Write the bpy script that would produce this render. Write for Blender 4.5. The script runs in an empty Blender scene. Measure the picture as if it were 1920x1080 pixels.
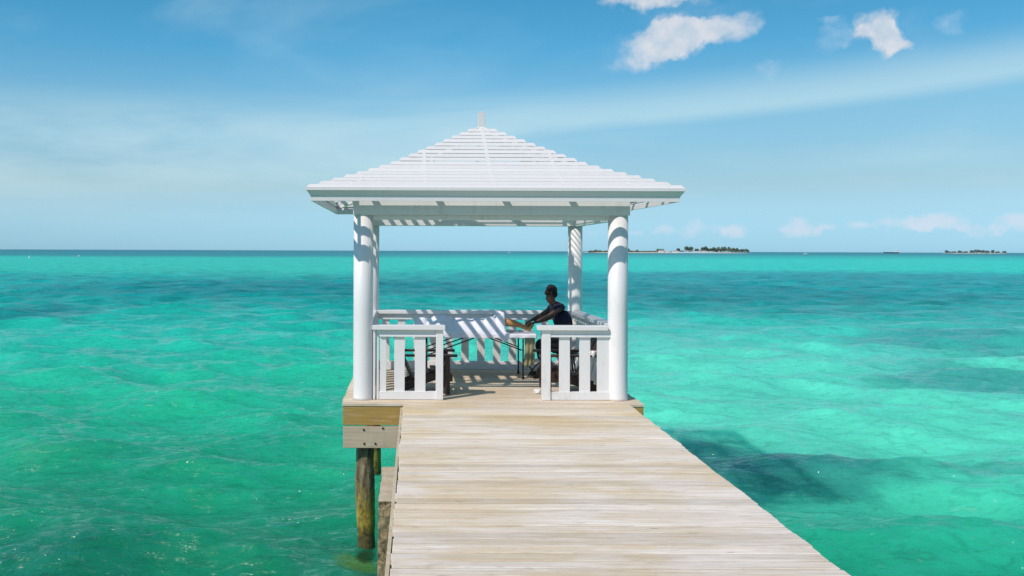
import bpy, bmesh, math, random
import numpy as np
from mathutils import Vector, Matrix, noise as mnoise

R = math.radians
rng = random.Random(7)
scene = bpy.context.scene
COL = scene.collection

# ------------------------------------------------------------------ camera
F = 1700.0                    # focal length in photo pixels
CX, CY = 760.0, 470.0         # where the optical axis meets the photo
CAMZ = 1.88                   # eye height over the deck (deck top is z = 0)
WATER_Z = -1.75
cam_d = bpy.data.cameras.new("camera")
cam = bpy.data.objects.new("camera", cam_d)
COL.objects.link(cam)
cam.location = (0, 0, CAMZ)
cam.rotation_mode = 'XYZ'
cam.matrix_world = Matrix.Translation((0, 0, CAMZ)) @ Matrix.Rotation(R(90), 4, 'X') @ Matrix.Rotation(R(0.2), 4, 'Z')
cam_d.sensor_width = 36.0
cam_d.lens = F / 1920 * 36
cam_d.shift_x = (960 - CX) / 1920
cam_d.shift_y = -(540 - CY) / 1920
cam_d.clip_start = 0.1
cam_d.clip_end = 100000
scene.camera = cam

# ------------------------------------------------------------------ light
SUN_TO = Vector((-0.75, -0.67, 1.0)).normalized()     # towards the sun
sun_d = bpy.data.lights.new("sun", 'SUN')
sun_d.energy = 3.6
sun_d.angle = R(0.5)
sun_d.color = (1.0, 0.888, 0.81)
sun = bpy.data.objects.new("sun", sun_d)
COL.objects.link(sun)
sun.location = (-8, -8, 12)
sun.rotation_mode = 'QUATERNION'
sun.rotation_quaternion = SUN_TO.to_track_quat('Z', 'Y')

scene.view_settings.view_transform = 'Standard'
scene.view_settings.look = 'None'
scene.view_settings.exposure = 0.0
scene.view_settings.gamma = 1.0

# ------------------------------------------------------------------ node helper
class NT:
    def __init__(s, tree):
        s.t = tree; s.n = tree.nodes; s.l = tree.links
    def new(s, typ, **kw):
        nd = s.n.new(typ)
        for k, v in kw.items(): setattr(nd, k, v)
        return nd
    def put(s, sock, v):
        if v is None: return
        if isinstance(v, bpy.types.NodeSocket): s.l.new(v, sock)
        else:
            if isinstance(v, (tuple, list)) and len(v) == 3 and sock.type == 'RGBA': v = (*v, 1)
            sock.default_value = v
    def m(s, op, a, b=None, c=None, clamp=False):
        nd = s.new('ShaderNodeMath', operation=op, use_clamp=clamp)
        s.put(nd.inputs[0], a); s.put(nd.inputs[1], b); s.put(nd.inputs[2], c)
        return nd.outputs[0]
    def mix(s, f, a, b, mode='MIX'):
        nd = s.new('ShaderNodeMix', data_type='RGBA', blend_type=mode)
        s.put(nd.inputs[0], f); s.put(nd.inputs[6], a); s.put(nd.inputs[7], b)
        return nd.outputs[2]
    def ramp(s, f, stops, interp='LINEAR'):
        nd = s.new('ShaderNodeValToRGB')
        cr = nd.color_ramp; cr.interpolation = interp
        while len(cr.elements) < len(stops): cr.elements.new(0.5)
        for e, (p, c) in zip(cr.elements, stops):
            e.position = p
            e.color = (c, c, c, 1) if not isinstance(c, (tuple, list)) else (*c, 1)
        s.put(nd.inputs[0], f)
        return nd.outputs[0]
    def sstep(s, x, a, b):
        nd = s.new('ShaderNodeMapRange', interpolation_type='SMOOTHSTEP')
        s.put(nd.inputs[0], x); s.put(nd.inputs[1], a); s.put(nd.inputs[2], b)
        return nd.outputs[0]
    def noise(s, vec, scale, detail=4, rough=0.5, dist=0.0, col=False):
        nd = s.new('ShaderNodeTexNoise')
        s.put(nd.inputs['Vector'], vec)
        nd.inputs['Scale'].default_value = scale; nd.inputs['Detail'].default_value = detail
        nd.inputs['Roughness'].default_value = rough; nd.inputs['Distortion'].default_value = dist
        return nd.outputs[1 if col else 0]
    def vmul(s, v, k):
        nd = s.new('ShaderNodeVectorMath', operation='MULTIPLY')
        s.put(nd.inputs[0], v); nd.inputs[1].default_value = k
        return nd.outputs[0]
    def vadd(s, v, k):
        nd = s.new('ShaderNodeVectorMath', operation='ADD')
        s.put(nd.inputs[0], v); s.put(nd.inputs[1], k)
        return nd.outputs[0]
    def xyz(s, v):
        nd = s.new('ShaderNodeSeparateXYZ'); s.put(nd.inputs[0], v)
        return nd.outputs
    def comb(s, x, y, z):
        nd = s.new('ShaderNodeCombineXYZ')
        s.put(nd.inputs[0], x); s.put(nd.inputs[1], y); s.put(nd.inputs[2], z)
        return nd.outputs[0]
    def bump(s, h, strength, dist, normal=None):
        nd = s.new('ShaderNodeBump')
        s.put(nd.inputs['Height'], h); s.put(nd.inputs['Strength'], strength); s.put(nd.inputs['Distance'], dist)
        if normal is not None: s.put(nd.inputs['Normal'], normal)
        return nd.outputs[0]

def material(name):
    m = bpy.data.materials.new(name); m.use_nodes = True
    m.node_tree.nodes.clear()
    t = NT(m.node_tree)
    out = t.new('ShaderNodeOutputMaterial')
    b = t.new('ShaderNodeBsdfPrincipled')
    t.l.new(b.outputs[0], out.inputs[0])
    return m, t, b

# ------------------------------------------------------------------ world
world = bpy.data.worlds.new("World"); scene.world = world; world.use_nodes = True
world.node_tree.nodes.clear()
W = NT(world.node_tree)
wout = W.new('ShaderNodeOutputWorld'); bg = W.new('ShaderNodeBackground')
W.l.new(bg.outputs[0], wout.inputs[0])
sky = W.new('ShaderNodeTexSky', sky_type='NISHITA')
sky.sun_disc = False
sky.sun_elevation = math.asin(SUN_TO.z)
sky.sun_rotation = math.atan2(SUN_TO.x, SUN_TO.y) % (2 * math.pi)
sky.altitude = 0; sky.air_density = 1.0; sky.dust_density = 0.35; sky.ozone_density = 3.0
SKYK = 0.107
tc = W.new('ShaderNodeTexCoord')
d = tc.outputs['Generated']
dx, dy, dz = W.xyz(d)
hor = W.m('SQRT', W.m('ADD', W.m('MULTIPLY', dx, dx), W.m('MULTIPLY', dy, dy)))
el = W.m('DIVIDE', dz, W.m('MAXIMUM', hor, 0.001))                 # tangent of the elevation
az = W.m('ARCTAN2', dx, dy)                                        # 0 = out to sea, + = right
tint = W.ramp(W.m('MULTIPLY', el, 2.0, clamp=True),
              [(0.0, (0.56, 1.04, 1.75)), (0.035, (0.56, 0.97, 1.55)), (0.14, (0.75, 0.92, 1.04)), (0.31, (0.78, 1.14, 1.16)), (0.44, (0.44, 1.09, 1.22)), (0.55, (0.36, 1.06, 1.18)), (0.75, (0.50, 0.95, 1.05)), (1.0, (0.7, 0.95, 1.0))])
skyc = W.mix(1.0, sky.outputs[0], tint, 'MULTIPLY')
kr = W.m('SUBTRACT', 1.0, W.m('MULTIPLY', W.sstep(az, -0.1, 0.5), 0.14))
skyc = W.mix(1.0, skyc, W.comb(kr, kr, W.m('MULTIPLY', kr, 0.985)), 'MULTIPLY')
cv = W.comb(az, W.m('MULTIPLY', el, 1.0), 0.0)
# thin veils of high cloud
nv = W.noise(W.vmul(cv, (1.0, 5.0, 1.0)), 3.0, 5, 0.6, 0.4)
def bandmask(c0, slope, quad, width, soft, x0, x1, x2, x3):
    c = W.m('ADD', W.m('MULTIPLY', az, slope), c0)
    c = W.m('ADD', c, W.m('MULTIPLY', W.m('MULTIPLY', az, az), quad))
    dd = W.m('ABSOLUTE', W.m('SUBTRACT', el, c))
    mm = W.m('SUBTRACT', 1.0, W.sstep(dd, width, width + soft))
    mm = W.m('MULTIPLY', mm, W.sstep(az, x0, x1))
    return W.m('MULTIPLY', mm, W.m('SUBTRACT', 1.0, W.sstep(az, x2, x3)))
sdl = W.m('SUBTRACT', W.m('ADD', el, W.m('MULTIPLY', W.m('SUBTRACT', nv, 0.5), 0.012)), W.m('MULTIPLY_ADD', az, 0.07, 0.117))
streak = W.m('MULTIPLY', W.sstep(sdl, -0.008, 0.010), W.m('SUBTRACT', 1.0, W.sstep(sdl, 0.008, 0.058)))
streak = W.m('MULTIPLY', streak, W.sstep(az, -0.02, 0.16))
lhaze = bandmask(0.112, 0.03, 0.0, 0.012, 0.065, -3.0, -2.9, 0.02, 0.22)
veil = W.m('ADD', W.m('MULTIPLY', W.m('MULTIPLY', streak, W.sstep(nv, 0.05, 0.5)), 0.85), W.m('MULTIPLY', lhaze, W.m('MULTIPLY', W.sstep(nv, 0.2, 0.65), 1.0)))
gen = W.m('MULTIPLY', W.sstep(W.noise(W.vmul(cv, (1.0, 3.5, 1.0)), 2.2, 5, 0.55, 0.5), 0.45, 0.75), 0.28)
veil = W.m('MAXIMUM', W.m('MULTIPLY', veil, 0.52), W.m('MULTIPLY', gen, W.sstep(el, 0.0, 0.06)))
col1 = W.mix(veil, skyc, (5.9, 7.7, 8.15))
# cumulus: soft blobs broken up by noise, fixed in the sky
warp = W.noise(W.vmul(cv, (1.0, 1.0, 1.0)), 26.0, 5, 0.6, 0.0, col=True)
wv = W.new('ShaderNodeVectorMath', operation='SUBTRACT'); W.put(wv.inputs[0], warp); wv.inputs[1].default_value = (0.5, 0.5, 0.5)
ax_, el_, _ = W.xyz(W.vadd(cv, W.vmul(wv.outputs[0], (0.05, 0.045, 0))))
fine = W.noise(cv, 70.0, 6, 0.62)
def blob(px, py, rx, ry, rot=0.0, amp=1.0):
    a0 = math.atan((px - CX) / F); e0 = (CY - py) / F * math.cos(a0)
    rx = rx / F; ry = ry / F
    c, s_ = math.cos(R(rot)), math.sin(R(rot))
    u = W.m('SUBTRACT', ax_, a0); v = W.m('SUBTRACT', el_, e0)
    p = W.m('DIVIDE', W.m('ADD', W.m('MULTIPLY', u, c), W.m('MULTIPLY', v, s_)), rx)
    q = W.m('DIVIDE', W.m('SUBTRACT', W.m('MULTIPLY', v, c), W.m('MULTIPLY', u, s_)), ry)
    r2 = W.m('ADD', W.m('MULTIPLY', p, p), W.m('MULTIPLY', q, q))
    return W.m('MULTIPLY', W.m('SUBTRACT', 1.0, r2, clamp=True), amp)
def cloudset(blobs, lo, hi, k=0.55):
    acc = None
    for b in blobs:
        v = blob(*b)
        acc = v if acc is None else W.m('ADD', acc, v)
    acc = W.m('MINIMUM', acc, 1.0)
    f2 = W.m('MULTIPLY', W.m('SUBTRACT', fine, 0.5), k)
    return W.sstep(W.m('ADD', acc, W.m('MULTIPLY', f2, W.m('MULTIPLY', acc, 2.0, clamp=True))), lo, hi)
big = cloudset([(1212, 88, 62, 44, 20), (1262, 66, 62, 40, 25), (1300, 62, 60, 36, 8), (1362, 50, 62, 36, 15), (1220, -4, 100, 24, 0, 1.1)], 0.0, 1.2, 0.8)
small = cloudset([(1638, 47, 42, 36, 10), (1655, 72, 30, 30, -20), (1682, 84, 26, 12, -5, .8), (1600, 66, 34, 16, 30, .3)], 0.0, 1.15, 0.9)
wisps = cloudset([(1560, 72, 50, 30, 40, .5), (1440, 128, 20, 22, 70, .45), (1790, 42, 34, 20, 30, .45), (1180, 100, 60, 50, 0, .35), (1300, 20, 140, 40, 0, .3), (1555, 40, 26, 10, 0, .4), (1700, 60, 90, 60, 0, .25)], 0.05, 1.1, 0.8)
low = cloudset([(1190, 438, 30, 12, 0, .6), (1245, 432, 26, 18, 0, .7), (1300, 428, 34, 20, 0, .8), (1366, 430, 36, 18, 0, .85), (1495, 426, 42, 20, 0, .9),
                (1550, 430, 24, 10, 0, .6), (1625, 424, 40, 12, 0, .7), (1700, 420, 40, 16, 0, .8), (1758, 414, 50, 22, 0, .95), (1830, 428, 40, 12, 0, .6), (1912, 420, 44, 22, 0, .85), (1120, 440, 30, 10, 0, .35)], 0.15, 1.15, 1.0)
shade = W.noise(W.vadd(cv, (0.006, 0.008, 0)), 40.0, 3, 0.5)
cumcol = W.ramp(shade, [(0.35, (0.60, 0.68, 0.76)), (0.62, (0.80, 0.79, 0.82))])
cumcol = W.mix(1.0, cumcol, (9.3, 9.3, 9.3), 'MULTIPLY')
col2 = W.mix(W.m('MULTIPLY', W.m('MAXIMUM', big, small), 0.88), col1, cumcol)
col2 = W.mix(W.m('MULTIPLY', wisps, 0.45), col2, (6.3, 7.3, 8.2))
col2 = W.mix(W.m('MULTIPLY', low, 0.62), col2, (6.9, 7.1, 8.1))
front = W.sstep(dy, 0.0, 0.1)
colf = W.mix(front, col1, col2)
W.put(bg.inputs[0], colf)
bg.inputs[1].default_value = SKYK

# ------------------------------------------------------------------ scene helpers
def tag(o, label=None, cat=None, group=None, kind=None):
    if label: o['label'] = label
    if cat: o['category'] = cat
    if group: o['group'] = group
    if kind: o['kind'] = kind
    return o
def empty(name, loc, label, cat, group=None, rz=0.0):
    o = bpy.data.objects.new(name, None); COL.objects.link(o)
    o.location = loc; o.rotation_euler = (0, 0, rz)
    o.empty_display_size = 0.2
    bpy.context.view_layer.update()
    return tag(o, label, cat, group)
class MB:
    """collects geometry in world (or thing-local) coordinates; build() links it as ONE mesh object"""
    def __init__(s): s.v = []; s.f = []; s.sm = []
    def poly(s, pts, faces, smooth=False):
        k = len(s.v); s.v += [tuple(p) for p in pts]
        for f in faces: s.f.append([k + i for i in f]); s.sm.append(smooth)
    def box(s, x0, x1, y0, y1, z0, z1):
        s.poly([(x0, y0, z0), (x1, y0, z0), (x1, y1, z0), (x0, y1, z0), (x0, y0, z1), (x1, y0, z1), (x1, y1, z1), (x0, y1, z1)],
               [(0, 3, 2, 1), (4, 5, 6, 7), (0, 1, 5, 4), (1, 2, 6, 5), (2, 3, 7, 6), (3, 0, 4, 7)])
    def bar(s, a, b, w, h, up=(0, 0, 1)):
        a = Vector(a); b = Vector(b); d = (b - a).normalized()
        up = Vector(up)
        if abs(d.dot(up)) > 0.98: up = Vector((1, 0, 0))
        r = d.cross(up).normalized(); u = r.cross(d).normalized()
        pts = []
        for p in (a, b):
            for (i, j) in ((-1, -1), (1, -1), (1, 1), (-1, 1)): pts.append(p + r * (w / 2 * i) + u * (h / 2 * j))
        s.poly(pts, [(3, 2, 1, 0), (4, 5, 6, 7), (0, 1, 5, 4), (1, 2, 6, 5), (2, 3, 7, 6), (3, 0, 4, 7)])
    def tube(s, pts, rad, n=12, cap=True):
        pts = [Vector(p) for p in pts]
        if not isinstance(rad, (list, tuple)): rad = [rad] * len(pts)
        rings = []
        for i, p in enumerate(pts):
            t = (pts[min(i + 1, len(pts) - 1)] - pts[max(i - 1, 0)]).normalized()
            ref = Vector((0, 0, 1)) if abs(t.z) < 0.9 else Vector((1, 0, 0))
            r = t.cross(ref).normalized(); u = r.cross(t).normalized()
            rings.append([p + r * (math.cos(a) * rad[i]) + u * (math.sin(a) * rad[i]) for a in [2 * math.pi * k / n for k in range(n)]])
        k0 = len(s.v)
        for rg in rings: s.v += [tuple(q) for q in rg]
        for i in range(len(rings) - 1):
            for k in range(n):
                a = k0 + i * n + k; b = k0 + i * n + (k + 1) % n
                s.f.append([a, a + n, b + n, b]); s.sm.append(True)
        if cap:
            s.f.append([k0 + k for k in range(n)]); s.sm.append(False)
            s.f.append([k0 + (len(rings) - 1) * n + k for k in reversed(range(n))]); s.sm.append(False)
    def blob(s, c, r, n=10, jit=0.0, seed=0):
        bm = bmesh.new(); bmesh.ops.create_icosphere(bm, subdivisions=2, radius=1.0)
        rr = random.Random(seed)
        off = Vector((rr.random() * 50, rr.random() * 50, 0))
        pts = []
        for v in bm.verts:
            q = v.co * (1 + jit * mnoise.noise(v.co * 1.8 + off))
            pts.append((c[0] + q.x * r[0], c[1] + q.y * r[1], c[2] + q.z * r[2]))
        s.poly(pts, [[v.index for v in f.verts] for f in bm.faces], True); bm.free()
    def build(s, name, mat, parent=None, bevel=0.0, origin=None):
        me = bpy.data.meshes.new(name)
        pv = Vector((0, 0, 0))
        if parent is not None: pv = parent.matrix_world.translation
        elif origin is not None: pv = Vector(origin)
        vs = [(x - pv.x, y - pv.y, z - pv.z) for x, y, z in s.v]
        me.from_pydata(vs, [], s.f); me.polygons.foreach_set('use_smooth', s.sm)
        bm = bmesh.new(); bm.from_mesh(me); bmesh.ops.recalc_face_normals(bm, faces=bm.faces); bm.to_mesh(me); bm.free()
        me.materials.append(mat)
        o = bpy.data.objects.new(name, me); COL.objects.link(o)
        if parent is not None: o.parent = parent
        elif origin is not None: o.location = origin
        if bevel:
            m = o.modifiers.new('bevel', 'BEVEL'); m.width = bevel; m.segments = 2; m.limit_method = 'ANGLE'; m.angle_limit = R(40)
            m.harden_normals = False
        return o
def P(px, py, D):
    return Vector(((px - CX) * D / F, D, CAMZ - (py - CY) * D / F))

# ------------------------------------------------------------------ materials
def white_paint(name, tone=0.8, grime=0.5):
    m, t, b = material(name)
    geo = t.new('ShaderNodeNewGeometry'); p = geo.outputs['Position']
    n1 = t.noise(p, 1.3, 5, 0.6); n2 = t.noise(t.vmul(p, (6, 6, 1.2)), 3.0, 6, 0.65)
    f = t.m('MULTIPLY', t.sstep(t.m('ADD', t.m('MULTIPLY', n1, 0.5), t.m('MULTIPLY', n2, 0.5)), 0.5, 0.72), grime)
    c = t.mix(f, (tone, tone * 0.985, tone * 0.985), (tone * 0.78, tone * 0.76, tone * 0.70))
    rnd = t.m('MULTIPLY_ADD', geo.outputs['Random Per Island'], 0.06, 0.96)
    c = t.mix(1.0, c, t.comb(rnd, rnd, rnd), 'MULTIPLY')
    t.put(b.inputs['Base Color'], c)
    b.inputs['Roughness'].default_value = 0.42
    h = t.noise(t.vmul(p, (14, 14, 14)), 2.5, 5, 0.6)
    t.put(b.inputs['Normal'], t.bump(h, 0.25, 0.004))
    return m
M_WHITE = white_paint('white_paint', 0.80, 0.75)
M_ROOF = white_paint('roof_paint', 0.75, 0.35)

def deck_wood(name, pale, mid, brown, brown_amt=0.5, axis=0):
    m, t, b = material(name)
    geo = t.new('ShaderNodeNewGeometry'); p = geo.outputs['Position']; rnd = geo.outputs['Random Per Island']
    sh = t.vadd(p, t.comb(t.m('MULTIPLY', rnd, 37.0), 0.0, t.m('MULTIPLY', rnd, 11.0)))
    st = (1.1, 26.0, 26.0) if axis == 0 else (26.0, 1.1, 26.0)
    g1 = t.noise(t.vmul(sh, st), 1.6, 7, 0.62, 0.3)
    g2 = t.noise(t.vmul(sh, (st[0] * 3, st[1] * 3.2, st[2] * 3)), 2.0, 4, 0.6)
    patch = t.noise(t.vmul(p, (0.55, 1.0, 1.0)), 1.15, 5, 0.6, 0.3)
    patch2 = t.noise(t.vmul(sh, (0.6, 3.0, 1.0)), 2.0, 4, 0.55)
    c = t.mix(t.sstep(g1, 0.38, 0.66), mid, pale)
    px_, py_, pz_ = t.xyz(p)
    bf = t.m('MULTIPLY', t.sstep(t.m('ADD', t.m('MULTIPLY', patch, 0.65), t.m('MULTIPLY', patch2, 0.35)), 0.43, 0.62), brown_amt)
    worn = t.m('MULTIPLY', t.sstep(py_, 8.5, 10.8), 0.30)
    bf = t.m('ADD', bf, worn, clamp=True)
    c = t.mix(bf, c, brown, 'MIX')
    tone = t.m('MULTIPLY_ADD', rnd, 0.24, 0.88)
    c = t.mix(1.0, c, t.comb(tone, tone, tone), 'MULTIPLY')
    stv = (2.2, 60.0, 60.0) if axis == 0 else (60.0, 2.2, 60.0)
    g3 = t.noise(t.vmul(sh, stv), 1.0, 5, 0.7, 0.6)
    c = t.mix(t.m('MULTIPLY', t.m('SUBTRACT', 1.0, t.sstep(g3, 0.30, 0.47)), 0.42), c, (0.30, 0.23, 0.16))
    c = t.mix(t.m('MULTIPLY', t.sstep(g3, 0.55, 0.7), 0.35), c, (0.92, 0.86, 0.80))
    crack = t.sstep(g2, 0.60, 0.70)
    c = t.mix(t.m('MULTIPLY', crack, 0.5), c, (0.13, 0.10, 0.075))
    blot = t.sstep(t.noise(t.vmul(p, (2.2, 5.0, 1.0)), 1.6, 6, 0.68, 0.5), 0.56, 0.70)
    c = t.mix(t.m('MULTIPLY', blot, 0.32), c, (0.36, 0.28, 0.19))
    vor = t.new('ShaderNodeTexVoronoi'); t.put(vor.inputs['Vector'], t.vmul(sh, (1.0, 5.0, 1.0))); vor.inputs['Scale'].default_value = 1.3
    kn = t.m('SUBTRACT', 1.0, t.sstep(vor.outputs['Distance'], 0.02, 0.06))
    c = t.mix(t.m('MULTIPLY', kn, 0.6), c, (0.16, 0.11, 0.07))
    t.put(b.inputs['Base Color'], c)
    b.inputs['Roughness'].default_value = 0.8
    b.inputs['Specular IOR Level'].default_value = 0.25
    h = t.m('ADD', t.m('MULTIPLY', g1, 0.7), t.m('MULTIPLY', g2, 0.3))
    t.put(b.inputs['Normal'], t.bump(h, 0.6, 0.006))
    return m
M_DECK = deck_wood('bleached_planks', (0.87, 0.81, 0.735), (0.70, 0.625, 0.52), (0.66, 0.53, 0.33), 0.85)
M_DECK2 = deck_wood('platform_planks', (0.80, 0.72, 0.62), (0.62, 0.54, 0.43), (0.62, 0.50, 0.33), 0.65)
M_RIM = deck_wood('yellow_timber', (0.56, 0.38, 0.12), (0.44, 0.28, 0.075), (0.36, 0.22, 0.06), 0.4)
M_BEAMW = deck_wood('grey_timber', (0.66, 0.60, 0.50), (0.55, 0.47, 0.36), (0.50, 0.39, 0.25), 0.5)

def simple(name, colr, rough=0.6, var=0.15, scale=8.0, bumpk=0.2, metal=0.0, stretch=(1, 1, 1), spec=0.5):
    m, t, b = material(name)
    geo = t.new('ShaderNodeNewGeometry'); p = geo.outputs['Position']
    n = t.noise(t.vmul(p, stretch), scale, 5, 0.6)
    k = t.m('MULTIPLY_ADD', n, 2 * var, 1 - var)
    t.put(b.inputs['Base Color'], t.mix(1.0, colr, t.comb(k, k, k), 'MULTIPLY'))
    b.inputs['Roughness'].default_value = rough
    b.inputs['Metallic'].default_value = metal
    b.inputs['Specular IOR Level'].default_value = spec
    t.put(b.inputs['Normal'], t.bump(n, bumpk, 0.01))
    return m
M_DARKW = simple('dark_stained_wood', (0.050, 0.026, 0.016), 0.5, 0.45, 6, 0.3, stretch=(1, 8, 8))
M_BLACK = simple('black_metal', (0.012, 0.012, 0.014), 0.4, 0.2)
M_SHEET = simple('white_sheet', (0.78, 0.78, 0.84), 0.85, 0.05, 5, 0.3)
M_SKIN_D = simple('dark_skin', (0.055, 0.028, 0.018), 0.45, 0.12, 12, 0.1)
M_SKIN_T = simple('tan_skin', (0.46, 0.225, 0.085), 0.5, 0.1, 12, 0.1)
M_HAIR = simple('black_hair', (0.008, 0.007, 0.007), 0.8, 0.3, 60, 0.8)
M_NAVY = simple('navy_cloth', (0.010, 0.011, 0.032), 0.85, 0.3, 10, 0.3)
M_TROU = simple('black_cloth', (0.010, 0.010, 0.016), 0.85, 0.3, 10, 0.3)
M_KHAKI = simple('khaki_towel', (0.30, 0.28, 0.16), 0.9, 0.15, 20, 0.5)
M_TOWEL = simple('white_towel', (0.78, 0.76, 0.74), 0.9, 0.08, 30, 0.6)
M_BOX = simple('orange_leather', (0.36, 0.13, 0.035), 0.6, 0.2, 14, 0.3)
M_BUOY = simple('buoy_white', (0.8, 0.8, 0.8), 0.4, 0.05)
M_HULL = simple('ship_hull', (0.03, 0.06, 0.08), 0.5, 0.2, 0.3)
M_BOATW = simple('boat_white', (0.8, 0.8, 0.8), 0.4, 0.05, 0.3)
M_WIN = simple('window_dark', (0.03, 0.05, 0.06), 0.15, 0.05)
M_TRUNK = simple('tree_bark', (0.10, 0.08, 0.06), 0.9, 0.3, 1)
M_FEATHER = simple('gull_feathers', (0.8, 0.8, 0.8), 0.7, 0.05, 5)
M_RED = simple('red_roof', (0.30, 0.26, 0.24), 0.7, 0.15, 0.2)
M_RUST = simple('rusty_bolt', (0.045, 0.028, 0.02), 0.7, 0.3, 60)

def foliage(name, a, b_):
    m, t, b = material(name)
    geo = t.new('ShaderNodeNewGeometry')
    n = t.noise(geo.outputs['Position'], 0.35, 4, 0.6)
    f = t.m('MULTIPLY_ADD', geo.outputs['Random Per Island'], 0.6, t.m('MULTIPLY', n, 0.4))
    t.put(b.inputs['Base Color'], t.mix(f, a, b_)); b.inputs['Roughness'].default_value = 0.7
    return m
M_LEAF = foliage('tree_leaves', (0.08, 0.13, 0.095), (0.18, 0.25, 0.17))  # greens paled to stand in for distance haze
M_LEAF2 = foliage('far_tree_leaves', (0.10, 0.16, 0.15), (0.18, 0.25, 0.22))  # haze of the farther island mixed into the leaf colour
M_SHRUB = foliage('shrub_leaves', (0.13, 0.13, 0.09), (0.22, 0.22, 0.15))
M_SAND = simple('island_sand', (0.62, 0.58, 0.47), 0.9, 0.15, 0.05, 0.1)
M_WALL = simple('white_wall', (0.74, 0.73, 0.74), 0.7, 0.1, 0.2)

def piling_mat():
    m, t, b = material('piling_timber')
    geo = t.new('ShaderNodeNewGeometry'); p = geo.outputs['Position']
    x, y, z = t.xyz(p)
    g = t.noise(t.vmul(p, (9, 9, 1.5)), 2.2, 7, 0.65, 0.4)
    n = t.noise(p, 5.5, 5, 0.65)
    c = t.ramp(g, [(0.32, (0.025, 0.020, 0.014)), (0.5, (0.17, 0.13, 0.07)), (0.68, (0.40, 0.34, 0.22))])
    wet = t.m('MULTIPLY', t.m('SUBTRACT', 1.0, t.sstep(t.m('ADD', z, t.m('MULTIPLY', n, 0.9)), -0.95, -0.45)), 0.9)
    alg = t.ramp(t.noise(p, 7.5, 6, 0.7), [(0.36, (0.05, 0.04, 0.010)), (0.52, (0.34, 0.25, 0.03)), (0.7, (0.52, 0.42, 0.07))])
    c = t.mix(wet, c, alg)
    black = t.m('SUBTRACT', 1.0, t.sstep(t.m('ADD', z, t.m('MULTIPLY', n, 0.25)), -1.60, -1.42))
    c = t.mix(t.m('MULTIPLY', black, 0.75), c, (0.03, 0.035, 0.018))
    t.put(b.inputs['Base Color'], c); b.inputs['Roughness'].default_value = 0.75
    t.put(b.inputs['Normal'], t.bump(t.m('ADD', g, n), 0.9, 0.03))
    return m
M_PILE = piling_mat()

def concrete_mat():
    m, t, b = material('weathered_concrete')
    geo = t.new('ShaderNodeNewGeometry'); p = geo.outputs['Position']
    x, y, z = t.xyz(p); nx, ny, nz = t.xyz(geo.outputs['Normal'])
    n = t.noise(p, 6, 7, 0.7); n2 = t.noise(p, 22, 5, 0.7)
    vor = t.new('ShaderNodeTexVoronoi'); t.put(vor.inputs['Vector'], p); vor.inputs['Scale'].default_value = 11
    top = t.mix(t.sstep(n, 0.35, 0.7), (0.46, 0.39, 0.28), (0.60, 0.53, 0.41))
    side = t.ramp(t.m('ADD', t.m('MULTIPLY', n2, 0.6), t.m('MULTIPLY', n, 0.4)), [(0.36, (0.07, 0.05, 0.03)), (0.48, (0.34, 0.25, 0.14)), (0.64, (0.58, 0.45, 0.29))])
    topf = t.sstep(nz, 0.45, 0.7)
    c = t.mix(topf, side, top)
    t.put(b.inputs['Base Color'], c); b.inputs['Roughness'].default_value = 0.9
    h = t.m('ADD', n2, vor.outputs['Distance'])
    t.put(b.inputs['Normal'], t.bump(h, t.m('MULTIPLY_ADD', topf, -0.7, 0.9), 0.04))
    return m
M_CONC = concrete_mat()

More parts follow.
